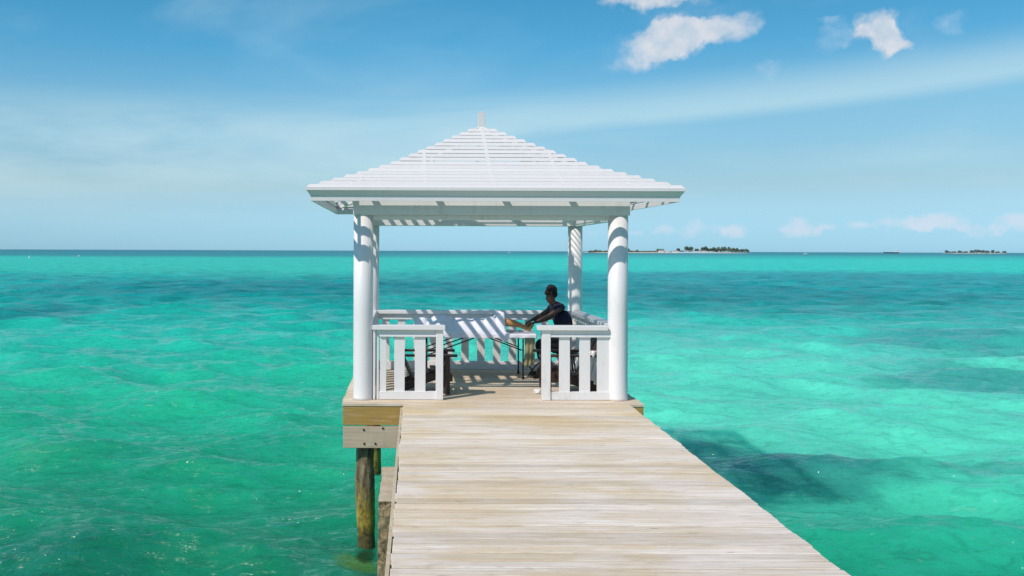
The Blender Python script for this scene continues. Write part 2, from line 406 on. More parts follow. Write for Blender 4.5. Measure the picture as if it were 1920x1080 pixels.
# ------------------------------------------------------------------ sea
def water_mat():
    m, t, b = material('sea_water')
    geo = t.new('ShaderNodeNewGeometry'); p = geo.outputs['Position']
    x, y, z = t.xyz(p)
    # distance from the pier measured as 1/y, warped by large noise so bands get ragged edges
    yy = t.m('MAXIMUM', y, 4.0)
    inv = t.m('DIVIDE', 10.0, yy)                       # 1 at 10 m, 0.1 at 100 m, ->0
    q = t.m('SQRT', inv)
    lat = t.m('DIVIDE', x, t.m('ADD', yy, 6.0))
    pv = t.comb(t.m('MULTIPLY', lat, 1.0), q, 0.0)
    nb = t.noise(t.vmul(pv, (1.6, 5.0, 1.0)), 2.4, 5, 0.6, 0.6)
    nbig = t.noise(t.vmul(p, (1.0, 1.0, 0.0)), 0.055, 4, 0.6)
    qq = t.m('ADD', q, t.m('MULTIPLY', t.m('SUBTRACT', nb, 0.5), t.m('MULTIPLY', q, 0.22)))
    left = t.ramp(qq, [(0.0, (0.001, 0.14, 0.20)), (0.090, (0.001, 0.22, 0.26)), (0.130, (0.002, 0.28, 0.30)), (0.155, (0.008, 0.60, 0.47)), (0.24, (0.008, 0.60, 0.45)), (0.30, (0.005, 0.38, 0.35)),
                       (0.40, (0.006, 0.36, 0.32)), (0.50, (0.012, 0.58, 0.42)), (0.66, (0.014, 0.53, 0.30)), (0.85, (0.008, 0.34, 0.175)), (1.0, (0.005, 0.21, 0.10))])
    right = t.ramp(qq, [(0.0, (0.001, 0.14, 0.20)), (0.085, (0.002, 0.25, 0.28)), (0.11, (0.004, 0.42, 0.39)), (0.16, (0.010, 0.68, 0.55)), (0.235, (0.010, 0.66, 0.53)), (0.265, (0.012, 0.36, 0.37)),
                        (0.37, (0.020, 0.37, 0.36)), (0.45, (0.035, 0.58, 0.48)), (0.55, (0.11, 0.76, 0.57)), (0.75, (0.11, 0.78, 0.55)), (0.90, (0.030, 0.55, 0.34)), (1.0, (0.012, 0.38, 0.22))])
    latw = t.m('ADD', lat, t.m('MULTIPLY', t.m('SUBTRACT', nbig, 0.5), 0.15))
    c = t.mix(t.sstep(latw, -0.12, 0.20), left, right)
    # sea grass beds, plus gazebo shadow and piling reflection painted into the colour
    def patch(cx, cy, rx, ry, rot, amt, colr, c):
        ca, sa = math.cos(R(rot)), math.sin(R(rot))
        nn = t.noise(t.vmul(p, (1, 1, 0)), 1.2 / max(min(rx, ry), 0.5), 5, 0.65, col=True)
        wx = t.xyz(nn)
        u = t.m('ADD', t.m('SUBTRACT', x, cx), t.m('MULTIPLY', t.m('SUBTRACT', wx[0], 0.5), rx * 0.9))
        v = t.m('ADD', t.m('SUBTRACT', y, cy), t.m('MULTIPLY', t.m('SUBTRACT', wx[1], 0.5), ry * 1.6))
        a = t.m('DIVIDE', t.m('ADD', t.m('MULTIPLY', u, ca), t.m('MULTIPLY', v, sa)), rx)
        b_ = t.m('DIVIDE', t.m('SUBTRACT', t.m('MULTIPLY', v, ca), t.m('MULTIPLY', u, sa)), ry)
        r2 = t.m('ADD', t.m('MULTIPLY', a, a), t.m('MULTIPLY', b_, b_))
        f = t.m('MULTIPLY', t.m('SUBTRACT', 1.0, t.sstep(r2, 0.25, 1.25)), amt)
        return t.mix(f, c, colr)
    dark = (0.006, 0.12, 0.14)
    c = patch(6.5, 15.0, 1.9, 1.1, -14, 0.55, dark, c)  # deepens the gazebo's cast shadow within the water colour
    c = patch(5.0, 16.2, 2.6, 1.5, -10, 0.45, (0.008, 0.17, 0.17), c)  # wider, softer part of the painted gazebo shadow
    c = patch(9.4, 15.2, 3.0, 0.9, -5, 0.35, (0.010, 0.22, 0.19), c)
    c = patch(17.0, 25.0, 4.0, 4.5, 10, 0.55, (0.012, 0.25, 0.23), c)
    c = patch(26.0, 36.0, 9.0, 7.0, 0, 0.5, (0.012, 0.22, 0.24), c)
    c = patch(27.0, 75.0, 24.0, 30.0, 0, 0.35, (0.018, 0.15, 0.20), c)
    c = patch(-10.0, 90.0, 30.0, 22.0, 0, 0.40, (0.004, 0.13, 0.19), c)
    c = patch(-24.0, 50.0, 7.0, 8.0, 0, 0.6, (0.004, 0.14, 0.18), c)
    c = patch(-6.0, 10.4, 3.6, 1.6, 0, 0.45, (0.004, 0.13, 0.09), c)
    c = patch(-0.55, 10.45, 0.30, 0.55, 15, 0.75, (0.10, 0.26, 0.035), c)  # yellow-green patch in front of the piling
    c = patch(-0.47, 10.98, 0.12, 0.36, 0, 0.85, (0.02, 0.045, 0.015), c)   # piling's dark reflection and sunken foot, painted into the water colour
    # mottling: ripple contrast painted into the colour as fine dark streaks
    mot = t.noise(t.vmul(p, (0.75, 1.5, 0.0)), 3.2, 5, 0.62, 0.9)
    mot2 = t.noise(t.vmul(p, (0.55, 0.9, 0.0)), 0.5, 5, 0.6, 0.5)
    mk = t.m('ADD', t.m('MULTIPLY_ADD', t.sstep(mot, 0.30, 0.52), 0.22, 0.80), t.m('MULTIPLY', t.m('SUBTRACT', mot2, 0.5), t.m('MULTIPLY_ADD', t.sstep(y, 30.0, 80.0), 1.3, 0.5)))
    c = t.mix(1.0, c, t.comb(mk, mk, mk), 'MULTIPLY')
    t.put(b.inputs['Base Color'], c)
    # small ripples on top of the modelled waves
    r1 = t.noise(t.vmul(p, (1.0, 1.7, 1.0)), 3.4, 4, 0.6, 0.5)
    r2 = t.noise(t.vmul(p, (1.0, 1.5, 1.0)), 0.8, 5, 0.62, 0.4)
    far = t.sstep(y, 25.0, 70.0)
    near = t.m('SUBTRACT', 1.0, t.m('MULTIPLY', far, 0.6))
    n1 = t.bump(r1, t.m('MULTIPLY', near, 0.9), 0.15)
    n2 = t.bump(r2, t.m('MULTIPLY_ADD', far, 0.8, 0.1), 0.40, n1)
    t.put(b.inputs['Normal'], n2)
    t.put(b.inputs['Roughness'], t.m('MULTIPLY_ADD', far, 0.22, 0.08))
    b.inputs['IOR'].default_value = 1.33
    t.put(b.inputs['Specular IOR Level'], t.m('MULTIPLY_ADD', far, -0.52, 0.62))
    # light wanders inside the milky water before it comes back out
    t.put(b.inputs['Subsurface Weight'], t.m('SUBTRACT', 1.0, t.sstep(y, 40.0, 60.0)))
    b.subsurface_method = 'BURLEY'
    b.inputs['Subsurface Radius'].default_value = (0.5, 1.0, 0.9)
    b.inputs['Subsurface Scale'].default_value = 1.5
    return m
M_WATER = water_mat()

def build_sea():
    # rows: distance from the viewer's end of the pier; columns fan out with distance
    Y = list(-np.geomspace(6000, 9, 26)) + list(np.arange(-8, 8.6, 0.4))
    y = 8.6
    while y < 30000:
        px = 0.85 * y * y / (3.63 * F)
        step = px if y < 30 else min(px, 0.16 + (y - 30) * 0.012)
        y += max(step, 0.02); Y.append(y)
    Y = np.array(Y, dtype=np.float64)
    T = np.concatenate([-np.geomspace(7, 0.53, 40), np.linspace(-0.52, 0.76, 860), np.geomspace(0.77, 7, 40)])
    Wd = np.sqrt(Y * Y + 64.0)
    nx, ny = len(T), len(Y)
    X = (Wd[:, None] * T[None, :]); YY = np.repeat(Y[:, None], nx, 1)
    dT = np.gradient(T); dY = np.abs(np.gradient(Y))
    sx = (Wd[:, None] * dT[None, :]); sy = np.repeat(dY[:, None], nx, 1)
    rs = np.random.RandomState(5)
    H = np.zeros_like(X); DX = np.zeros_like(X); DY = np.zeros_like(X)
    N = 84
    for i in range(N):
        L = 0.20 * (30.0 ** ((i + rs.rand()) / N))                 # 0.2 to 6 m
        th = math.radians(-98 + rs.normal() * 34)
        kx, ky = math.cos(th), math.sin(th)
        slope = 0.033 * (1.3 if 0.6 < L < 2.2 else (1.1 if L <= 0.6 else 1.6))
        a = slope * L / (2 * math.pi)
        k = 2 * math.pi / L
        samp = np.sqrt((sx * kx) ** 2 + (sy * ky) ** 2)
        w = np.clip((L / np.maximum(samp, 1e-6) - 2.6) / 2.5, 0, 1)
        ph = k * (kx * X + ky * YY) + rs.rand() * 6.283
        # slow modulation so that wave groups come and go
        g = 0.75 + 0.5 * np.sin(X * rs.normal() * 0.35 + YY * rs.normal() * 0.3 + rs.rand() * 6.28)
        A = a * w * g
        H += A * np.sin(ph)
        DX -= 0.85 * A * kx * -np.cos(ph); DY -= 0.85 * A * ky * -np.cos(ph)
    co = np.empty((ny, nx, 3), dtype=np.float32)
    co[..., 0] = X + DX; co[..., 1] = YY + DY; co[..., 2] = WATER_Z + H
    me = bpy.data.meshes.new('sea')
    me.vertices.add(nx * ny); me.vertices.foreach_set('co', co.ravel())
    idx = np.arange(nx * ny, dtype=np.int32).reshape(ny, nx)
    q = np.stack([idx[:-1, :-1], idx[:-1, 1:], idx[1:, 1:], idx[1:, :-1]], -1).reshape(-1, 4)
    me.loops.add(q.size); me.loops.foreach_set('vertex_index', q.ravel())
    me.polygons.add(len(q))
    me.polygons.foreach_set('loop_start', np.arange(0, q.size, 4, dtype=np.int32))
    me.polygons.foreach_set('use_smooth', np.ones(len(q), dtype=bool))
    me.update(calc_edges=True)
    me.materials.append(M_WATER)
    o = bpy.data.objects.new('sea', me); COL.objects.link(o)
    tag(o, 'rippled turquoise and green sea with dark sea grass patches', 'water', kind='structure')
    print('sea verts', nx, ny)
build_sea()

# ------------------------------------------------------------------ pier walkway
PLX0, PLX1 = -0.775, 2.95            # platform
PLY0, PLY1 = 11.14, 14.72
def edgeL(y): return -0.083 + (y - 5.24) * 0.0108
def edgeR(y): return 2.589 + (y - 5.24) * 0.030
walk = empty('pier_walkway', (1.25, 4.0, 0), 'bleached timber walkway of cross planks leading to the white gazebo', 'walkway')
mb = MB()
y = -4.0
while y < PLY0 - 0.02:
    w = 0.138
    y1 = min(y + w, PLY0 - 0.008)
    jl, jr = rng.uniform(-0.010, 0.010), rng.uniform(-0.010, 0.010)
    z = rng.uniform(-0.0025, 0.0025); tl = rng.uniform(-0.002, 0.002)
    x0 = edgeL(y) + jl; x1 = edgeR(y) + jr
    sk = rng.uniform(-0.0022, 0.0022)
    g = rng.choice([0.005, 0.006, 0.008, 0.010, 0.014, 0.021])
    pts = [(x0, y, z - 0.036), (x1, y + sk, z - 0.036), (x1, y1 - g + sk, z - 0.036), (x0, y1 - g, z - 0.036),
           (x0, y, z + tl), (x1, y + sk, z), (x1, y1 - g + sk, z - tl), (x0, y1 - g, z)]
    mb.poly(pts, [(0, 3, 2, 1), (4, 5, 6, 7), (0, 1, 5, 4), (1, 2, 6, 5), (2, 3, 7, 6), (3, 0, 4, 7)])
    y += w
mb.build('planks', M_DECK, walk, bevel=0.004)
for side in (0, 1):
    mb = MB()
    fn = edgeL if side == 0 else edgeR
    s = -1 if side == 0 else 1
    o0, o1 = (0.008, 0.034) if side == 0 else (-0.03, 0.008)
    pts = []
    for yy in (-4.0, PLY0 - 0.05):
        for zz in (-0.25, -0.040):
            pts += [(fn(yy) + s * o0, yy, zz), (fn(yy) + s * o1, yy, zz)]
    mb.poly(pts, [(0, 1, 3, 2), (4, 6, 7, 5), (0, 4, 5, 1), (2, 3, 7, 6), (0, 2, 6, 4), (1, 5, 7, 3)])
    mb.build('side_board', M_BEAMW, walk, bevel=0.003)
mb = MB()
for xx in (0.55, 1.25, 1.95):
    mb.box(xx - 0.04, xx + 0.04, -4.0, PLY0 - 0.06, -0.25, -0.040)
mb.build('stringers', M_BEAMW, walk)
# concrete footing beneath the walkway
mb = MB()
bm = bmesh.new()
bmesh.ops.create_grid(bm, x_segments=1, y_segments=1, size=1)
bm.free()
def rough_block(x0, x1, y0, y1, z0, z1, n=0.05, seg=0.06, flat_top=True):
    bm = bmesh.new(); bmesh.ops.create_cube(bm, size=1.0)
    for v in bm.verts:
        v.co = Vector(((x0 + x1) / 2 + v.co.x * (x1 - x0), (y0 + y1) / 2 + v.co.y * (y1 - y0), (z0 + z1) / 2 + v.co.z * (z1 - z0)))
    def cut(axis, a, b_):
        k = a + seg
        while k < b_ - seg / 2:
            co = [0, 0, 0]; no = [0, 0, 0]; co[axis] = k; no[axis] = 1
            bmesh.ops.bisect_plane(bm, geom=bm.verts[:] + bm.edges[:] + bm.faces[:], plane_co=co, plane_no=no); k += seg
    cut(0, x0, x1); cut(1, y0, y1); cut(2, z0, z1)
    for v in bm.verts:
        p = v.co.copy(); top = p.z > z1 - 0.001
        d1 = mnoise.noise_vector(p * 9.0); d2 = mnoise.noise_vector(p * 2.5)
        dd = d1 * n * 0.6 + d2 * n
        if top: dd = Vector((dd.x, dd.y, dd.z * 0.15)) * 0.6
        v.co = p + dd
    bmesh.ops.recalc_face_normals(bm, faces=bm.faces)
    return bm
bm = rough_block(-0.245, 1.1, 8.60, 9.98, WATER_Z - 0.3, -0.50, 0.022, 0.07)
me = bpy.data.meshes.new('concrete_footing'); bm.to_mesh(me); bm.free()
me.materials.append(M_CONC)
o = bpy.data.objects.new('concrete_footing', me); COL.objects.link(o)
tag(o, 'rough weathered concrete footing standing in the water under the walkway edge', 'footing')

# ------------------------------------------------------------------ gazebo platform
plat = empty('gazebo_platform', (1.09, 12.9, -0.3), 'square timber platform on pilings that carries the white gazebo', 'platform')
mb = MB()
y = PLY0
while y < PLY1 - 0.05:
    j = rng.uniform(-0.008, 0.008)
    z = rng.uniform(-0.002, 0.002)
    mb.box(PLX0 + j, PLX1 + rng.uniform(-.008, .008), y + 0.004, min(y + 0.138, PLY1), z - 0.034, z)
    y += 0.142
mb.build('planks', M_DECK2, plat, bevel=0.004)
mb = MB()
mb.box(PLX0 + 0.012, PLX1 - 0.012, PLY0 + 0.012, PLY0 + 0.055, -0.268, -0.037)
mb.box(PLX0 + 0.012, PLX0 + 0.055, PLY0 + 0.058, PLY1 - 0.06, -0.268, -0.037)
mb.box(PLX1 - 0.055, PLX1 - 0.012, PLY0 + 0.058, PLY1 - 0.06, -0.268, -0.037)
mb.box(PLX0 + 0.012, PLX1 - 0.012, PLY1 - 0.055, PLY1 - 0.012, -0.268, -0.037)
for k in range(5):
    yy = PLY0 + 0.6 + k * 0.6
    mb.box(PLX0 + 0.06, PLX1 - 0.06, yy, yy + 0.05, -0.25, -0.04)
mb.build('rim_board', M_RIM, plat, bevel=0.004)
cb = MB(); cb.box(PLX0 + 0.02, 2.82, PLY0 - 0.01, PLY0 + 0.06, -0.545, -0.285)
crossb = cb.build('cross_beam', M_BEAMW, plat, bevel=0.004)
cb = MB(); cb.box(PLX0 + 0.02, 2.82, PLY1 - 0.25, PLY1 - 0.17, -0.545, -0.285)
cb.build('cross_beam', M_BEAMW, plat, bevel=0.004)
for (px, py) in ((683, 806), (719, 803), (684, 832), (705, 832), (748, 831)):
    c = P(px, py, PLY0 - 0.012)
    bt = MB(); bt.tube([(c.x, c.y + 0.02, c.z), (c.x, c.y - 0.008, c.z)], 0.013, 8)
    bo = bt.build('bolt', M_RUST, plat); bo.parent = crossb
def piling(x, y, r, seed):
    rr = random.Random(seed)
    zs = np.linspace(-2.3, -0.547, 24)
    pts = []; rad = []
    for z in zs:
        pts.append((x + 0.012 * math.sin(z * 3 + seed), y, z)); rad.append(r * (1 + 0.06 * math.sin(z * 5 + seed) + rr.uniform(-.03, .03)))
    m = MB(); m.tube(pts, rad, 20)
    return m.build('piling', M_PILE, plat)
piling(-0.485, 11.33, 0.115, 1)
piling(-0.50, 14.52, 0.125, 2)
piling(2.63, 11.33, 0.118, 3)
piling(2.63, 14.52, 0.12, 4)
piling(1.1, 14.52, 0.12, 5)

# ------------------------------------------------------------------ gazebo
YF, YB = 11.49, 14.36
XL, XR = -0.53, 2.695
gz = empty('gazebo', (1.085, 12.925, 0), 'white painted gazebo with four round columns and a louvred pyramid roof at the pier end', 'gazebo')
CR = 0.125
for (x, y, r, zt) in ((XL, YF, CR, 2.33), (XR, YF, CR, 2.33), (XL + 0.005, YB, 0.112, 2.272), (XR - 0.005, YB, 0.112, 2.272)):
    m = MB()
    m.tube([(x, y, 0.001), (x, y, 0.03), (x, y, 1.1), (x, y, zt)], [r + 0.004, r, r, r], 40)
    m.build('column', M_WHITE, gz)
# beams
m = MB(); m.box(-0.655, 2.815, YF - 0.135, YF - 0.045, 2.33, 2.545); m.build('beam', M_WHITE, gz, bevel=0.004)
m = MB(); m.box(-0.655, 2.815, YB + 0.045, YB + 0.135, 2.274, 2.50); m.build('beam', M_WHITE, gz, bevel=0.004)
m = MB(); m.box(-0.59, -0.50, YF - 0.042, YB + 0.042, 2.271, 2.49); m.build('beam', M_WHITE, gz, bevel=0.004)
m = MB(); m.box(2.665, 2.755, YF - 0.042, YB + 0.042, 2.271, 2.49); m.build('beam', M_WHITE, gz, bevel=0.004)
m = MB(); m.box(-0.655, 2.815, YB - 0.135, YB - 0.045, 2.274, 2.50); m.build('beam', M_WHITE, gz, bevel=0.004)

m = MB(); m.box(-0.497, 2.662, YF - 0.04, YF + 0.04, 2.271, 2.45); m.build('beam', M_WHITE, gz, bevel=0.004)

# roof: rings of tilted boards; u = 0 at the eave, 1 at the apex
RX, RY, CXR, CYR = 2.264, 2.10, 1.078, 12.93
EZ, BU, BZ, AZ_ = 2.630, 0.41, 2.965, 3.665
def prof(u):
    if u < BU: return EZ + (BZ - EZ) * u / BU
    return BZ + (AZ_ - BZ) * (u - BU) / (1 - BU)
def ring(u, z, off=0.0):
    hx = RX * (1 - u) - off; hy = RY * (1 - u) - off
    return [(CXR - hx, CYR - hy, z), (CXR + hx, CYR - hy, z), (CXR + hx, CYR + hy, z), (CXR - hx, CYR + hy, z)]
def ringboard(mb, a, b, c, d_):
    """four rings (lists of 4 pts) -> closed mitred frame; every side an island of its own"""
    for k in range(4):
        j = (k + 1) % 4
        pts = [a[k], a[j], b[k], b[j], c[k], c[j], d_[k], d_[j]]
        mb.poly(pts, [(0, 1, 3, 2), (2, 3, 5, 4), (4, 5, 7, 6), (6, 7, 1, 0), (0, 2, 4, 6), (1, 7, 5, 3)])
sl = MB()
rows = []
nl, nu = 6, 10
LU = [0.0, 0.059, 0.121, 0.183, 0.245, 0.307, 0.369]
for i in range(6): rows.append((LU[i], LU[i + 1], 0.041, 0.036))
UT = 0.955
rows.append((0.369, 0.431, 0.046, 0.036))
for i in range(nu): rows.append((0.431 + (UT - 0.431) * i / nu, 0.431 + (UT - 0.431) * (i + 1) / nu, 0.0465, 0.036))
TH = 0.016
for (u0, u1, h, hz) in rows:
    z0 = prof(u0) + 0.004
    u_t = u0 + hz / RX
    # outer bottom, outer top, inner top, inner bottom
    ringboard(sl, ring(u0, z0), ring(u0, z0 + h, hz), ring(u0, z0 + h, hz + TH), ring(u0, z0, TH))
roof = sl.build('roof', M_ROOF, gz)
cp = MB()
zc = prof(UT)
cp.poly(ring(UT, zc - 0.005) + [(CXR, CYR, AZ_ + 0.01)], [(0, 1, 4), (1, 2, 4), (2, 3, 4), (3, 0, 4), (3, 2, 1, 0)])
cp.box(CXR - 0.047, CXR + 0.047, CYR - 0.047, CYR + 0.047, zc, 3.845)
cp.poly([(CXR - 0.047, CYR - 0.047, 3.847), (CXR + 0.047, CYR - 0.047, 3.847), (CXR + 0.047, CYR + 0.047, 3.847), (CXR - 0.047, CYR + 0.047, 3.847), (CXR, CYR, 3.868)],
        [(0, 1, 4), (1, 2, 4), (2, 3, 4), (3, 0, 4), (3, 2, 1, 0)])
cp.build('finial', M_ROOF, gz, bevel=0.004).parent = roof
# rafters
def rafter(pts, w=0.045, h=0.085, name='rafter'):
    m = MB()
    top = [Vector(p) for p in pts]
    side = (top[-1] - top[0]); side.z = 0; side = side.normalized().cross(Vector((0, 0, 1))) * (w / 2)
    vs = []
    for p in top:
        vs += [p - side, p + side, p + side - Vector((0, 0, h)), p - side - Vector((0, 0, h))]
    fs = [(3, 2, 1, 0)]
    for i in range(len(top) - 1):
        b0 = i * 4
        for k in range(4):
            fs.append((b0 + k, b0 + (k + 1) % 4, b0 + 4 + (k + 1) % 4, b0 + 4 + k))
    n = (len(top) - 1) * 4
    fs.append((n, n + 1, n + 2, n + 3))
    m.poly(vs, fs)
    o = m.build(name, M_ROOF, gz); o.parent = roof
    return o
RO = 0.012   # rafter tops lie just under the board bottoms
us_low = 0.035
for sx_, sy_ in ((-1, -1), (1, -1), (1, 1), (-1, 1)):
    rafter([(CXR + sx_ * RX * (1 - u), CYR + sy_ * RY * (1 - u), prof(u) - 0.004) for u in (0.05, BU, 0.98)], 0.045, 0.10)
for xr in (-0.56, 0.245, 1.078, 1.91, 2.715):
    ue = 1 - abs(xr - CXR) / RX
    for s in (-1, 1):
        us = [0.05] + ([BU] if ue > BU else []) + [min(ue, 0.97)]
        rafter([(xr, CYR + s * RY * (1 - u), prof(u) + RO) for u in us])
for yr in (11.4, 12.165, 12.93, 13.695, 14.46):
    ue = 1 - abs(yr - CYR) / RY
    for s in (-1, 1):
        us = [0.05] + ([BU] if ue > BU else []) + [min(ue, 0.97)]
        rafter([(CXR + s * RX * (1 - u), yr, prof(u) + RO) for u in us])
# fascia: projecting lip, slanted board, notched lower strip in front
fa = MB()
ringboard(fa, ring(0, EZ - 0.030, -0.008), ring(0, EZ + 0.002, -0.008), ring(0, EZ + 0.002, 0.06), ring(0, EZ - 0.030, 0.06))
fa.build('eave_trim', M_ROOF, gz).parent = roof
fb = MB()
ZT, ZM, ZB_ = EZ - 0.032, 2.538, 2.476
ringboard(fb, ring(0, ZM, 0.045), ring(0, ZT, 0.004), ring(0, ZT, 0.03), ring(0, ZM, 0.07))
ringboard(fb, ring(0, ZB_, 0.047), ring(0, ZM - 0.002, 0.047), ring(0, ZM - 0.002, 0.072), ring(0, ZB_, 0.072))
fb.build('fascia', M_ROOF, gz).parent = roof

# railings
def railing(a, b, slat_ts, bottom=(0.0, 0.105), post_ends=(), capx=(0, 0), name='railing'):
    """a, b: ends (x, y); slats at distances along; local build in world coordinates"""
    a = Vector((a[0], a[1], 0)); b = Vector((b[0], b[1], 0)); d = (b - a); L = d.length; d = d / L
    n = Vector((-d.y, d.x, 0))
    def obox(mb, s0, s1, w0, w1, z0, z1):
        pts = []
        for z in (z0, z1):
            for (s, w) in ((s0, w0), (s1, w0), (s1, w1), (s0, w1)):
                p = a + d * s + n * w; pts.append((p.x, p.y, z))
        mb.poly(pts, [(0, 3, 2, 1), (4, 5, 6, 7), (0, 1, 5, 4), (1, 2, 6, 5), (2, 3, 7, 6), (3, 0, 4, 7)])
    hub = bpy.data.objects.new(name, None); COL.objects.link(hub); hub.parent = gz; hub.empty_display_size = 0.1
    def sub(m, nm, bev):
        o = m.build(nm, M_WHITE, gz, bevel=bev); o.parent = hub; return o
    m = MB(); obox(m, -capx[0], L + capx[1], -0.085, 0.085, 0.885, 0.94); sub(m, 'handrail', 0.005)
    m = MB(); obox(m, 0, L, -0.022, 0.022, 0.80, 0.883); obox(m, 0, L, -0.042, 0.042, 0.795, 0.82); sub(m, 'top_rail', 0.003)
    m = MB(); obox(m, 0, L, -0.03, 0.03, bottom[0] + 0.003, bottom[1]); sub(m, 'bottom_rail', 0.003)
    for (t0, t1) in slat_ts:
        m = MB(); obox(m, t0, t1, -0.014, 0.014, bottom[1] - 0.002, 0.797); sub(m, 'baluster', 0.002)
    for (t0, t1) in post_ends:
        m = MB(); obox(m, t0, t1, -0.05, 0.05, 0.003, 0.884); sub(m, 'rail_post', 0.004)
YR_ = YF - 0.03
def X1(px, D=YR_): return (px - CX) * D / F
x0 = X1(698)
railing((X1(712), YR_), (X1(820), YR_), [(0.01, X1(725) - X1(712)), (X1(740) - X1(712), X1(759.5) - X1(712)), (X1(778.5) - X1(712), X1(798.5) - X1(712))],
        post_ends=[(X1(818) - X1(712), X1(831.5) - X1(712))], capx=(0.09, 0.10))
m = MB(); m.box(X1(700.5), X1(704.5), YR_ - 0.03, YR_ + 0.02, 0.003, 0.884); m.build('trim_strip', M_WHITE, gz, bevel=0.003)
m = MB(); m.box(X1(706.5), X1(711), YR_ - 0.01, YR_ + 0.03, 0.003, 0.884)
m.build('trim_strip', M_WHITE, gz, bevel=0.003)
xa = X1(1026)
railing((xa, YR_), (X1(1150), YR_), [(X1(1049) - xa, X1(1069) - xa), (X1(1087) - xa, X1(1107) - xa), (X1(1120) - xa, X1(1148) - xa)],
        post_ends=[(X1(1016.5) - xa, X1(1032) - xa)], capx=(0.12, -0.08))
# rear railing
p_ = 0.251; first = (865.5 - CX) * YB / F
sl_ = []
x = first - 6 * p_
while x < XR - 0.15:
    sx0 = x; sx1 = x + 0.118
    if sx0 > XL + 0.11: sl_.append((sx0 - XL, sx1 - XL))
    x += p_
railing((XL, YB), (XR, YB), sl_, bottom=(0.0, 0.135))
# side railings
for xx in (XL, XR):
    ts = []; t_ = 0.17
    while t_ < (YB - YF) - 0.2:
        ts.append((t_, t_ + 0.118)); t_ += 0.245
    railing((xx, YF + 0.06), (xx, YB - 0.06), ts, bottom=(0.0, 0.125))

# ------------------------------------------------------------------ things in the gazebo
def skinned(name, mat, parent, chains, sub=2, root=0):
    """chains: list of lists of (key or xyz, radius); equal coordinates are merged"""
    verts = []; rad = []; edges = []; look = {}
    pv = parent.matrix_world.translation if parent is not None else Vector((0, 0, 0))
    for ch in chains:
        prev = None
        for (p, r) in ch:
            key = tuple(round(c, 4) for c in p)
            if key not in look:
                look[key] = len(verts); verts.append(tuple(Vector(p) - pv)); rad.append(r if isinstance(r, tuple) else (r, r))
            i = look[key]
            if prev is not None and prev != i: edges.append((prev, i))
            prev = i
    me = bpy.data.meshes.new(name); me.from_pydata(verts, edges, [])
    o = bpy.data.objects.new(name, me); COL.objects.link(o)
    if parent is not None: o.parent = parent
    sk = o.modifiers.new('skin', 'SKIN'); sk.use_smooth_shade = True
    if not me.skin_vertices:
        me.attributes  # layer is created with the modifier below
        bpy.context.view_layer.objects.active = o
        bpy.ops.object.select_all(action='DESELECT'); o.select_set(True)
        bpy.ops.mesh.customdata_skin_add()
    for i, sv in enumerate(me.skin_vertices[0].data):
        sv.radius = rad[i]; sv.use_root = (i == root)
    ss = o.modifiers.new('sub', 'SUBSURF'); ss.levels = sub; ss.render_levels = sub
    me.materials.append(mat)
    return o

TZ = 0.66
# massage table
tab = empty('massage_table', (1.0, 13.6, 0), 'folding massage table with thin black legs and braces across the gazebo', 'table')
m = MB(); m.box(0.12, 1.92, 13.27, 13.93, TZ - 0.05, TZ - 0.004); m.build('table_top', M_BLACK, tab, bevel=0.01)
for lx in (0.32, 1.735):
    for ly in (13.32, 13.88):
        m = MB(); m.tube([(lx, ly, 0.012), (lx, ly, TZ - 0.05)], 0.011, 8)
        m.tube([(lx, ly, 0.001), (lx, ly, 0.045)], 0.019, 8)
        m.build('leg', M_BLACK, tab)
for (a, b_) in (((0.34, 0.42), (0.86, 0.60)), ((0.34, 0.35), (1.02, 0.60)), ((1.72, 0.42), (1.24, 0.60))):
    for ly in (13.34, 13.86):
        if a[1] < 0.4 and ly > 13.5: continue
        m = MB(); m.tube([(a[0], ly, a[1]), (b_[0], ly, b_[1])], 0.009, 8); m.build('brace', M_BLACK, tab)

# person lying on the table (supine, legs towards the right), under the sheet
lp = empty('person', (1.0, 13.6, TZ), 'person lying on the massage table under a white sheet with bare tan lower legs', 'person')
bz = TZ + 0.01
ch = [
    [((1.02, 13.6, bz + .09), .09), ((0.80, 13.6, bz + .09), .085), ((0.60, 13.6, bz + .10), .09), ((0.46, 13.6, bz + .10), .09), ((0.38, 13.6, bz + .08), .045), ((0.27, 13.6, bz + .085), .07), ((0.20, 13.6, bz + .085), .06)],
    [((1.02, 13.6, bz + .09), .09), ((1.06, 13.50, bz + .09), .09), ((1.26, 13.49, bz + .10), .060), ((1.44, 13.48, bz + .145), .050), ((1.54, 13.47, bz + .145), .060), ((1.70, 13.46, bz + .115), .042), ((1.80, 13.455, bz + .062), .033), ((1.84, 13.45, bz + .05), .038), ((1.885, 13.445, bz + .115), .028), ((1.90, 13.44, bz + .155), .020)],
    [((1.02, 13.6, bz + .09), .09), ((1.06, 13.72, bz + .09), .09), ((1.26, 13.71, bz + .10), .060), ((1.44, 13.72, bz + .14), .050), ((1.54, 13.73, bz + .14), .060), ((1.70, 13.74, bz + .105), .042), ((1.80, 13.745, bz + .06), .033), ((1.84, 13.75, bz + .05), .038), ((1.885, 13.755, bz + .115), .028), ((1.90, 13.76, bz + .155), .020)],
    [((0.46, 13.6, bz + .10), .09), ((0.47, 13.45, bz + .08), .055), ((0.72, 13.42, bz + .04), .034), ((0.95, 13.38, bz + .04), .032), ((1.03, 13.38, bz + .04), .028)],
    [((0.46, 13.6, bz + .10), .09), ((0.47, 13.75, bz + .08), .055), ((0.72, 13.78, bz + .04), .034), ((0.95, 13.82, bz + .04), .032), ((1.03, 13.82, bz + .04), .028)],
]
skinned('body', M_SKIN_T, lp, ch, 2)

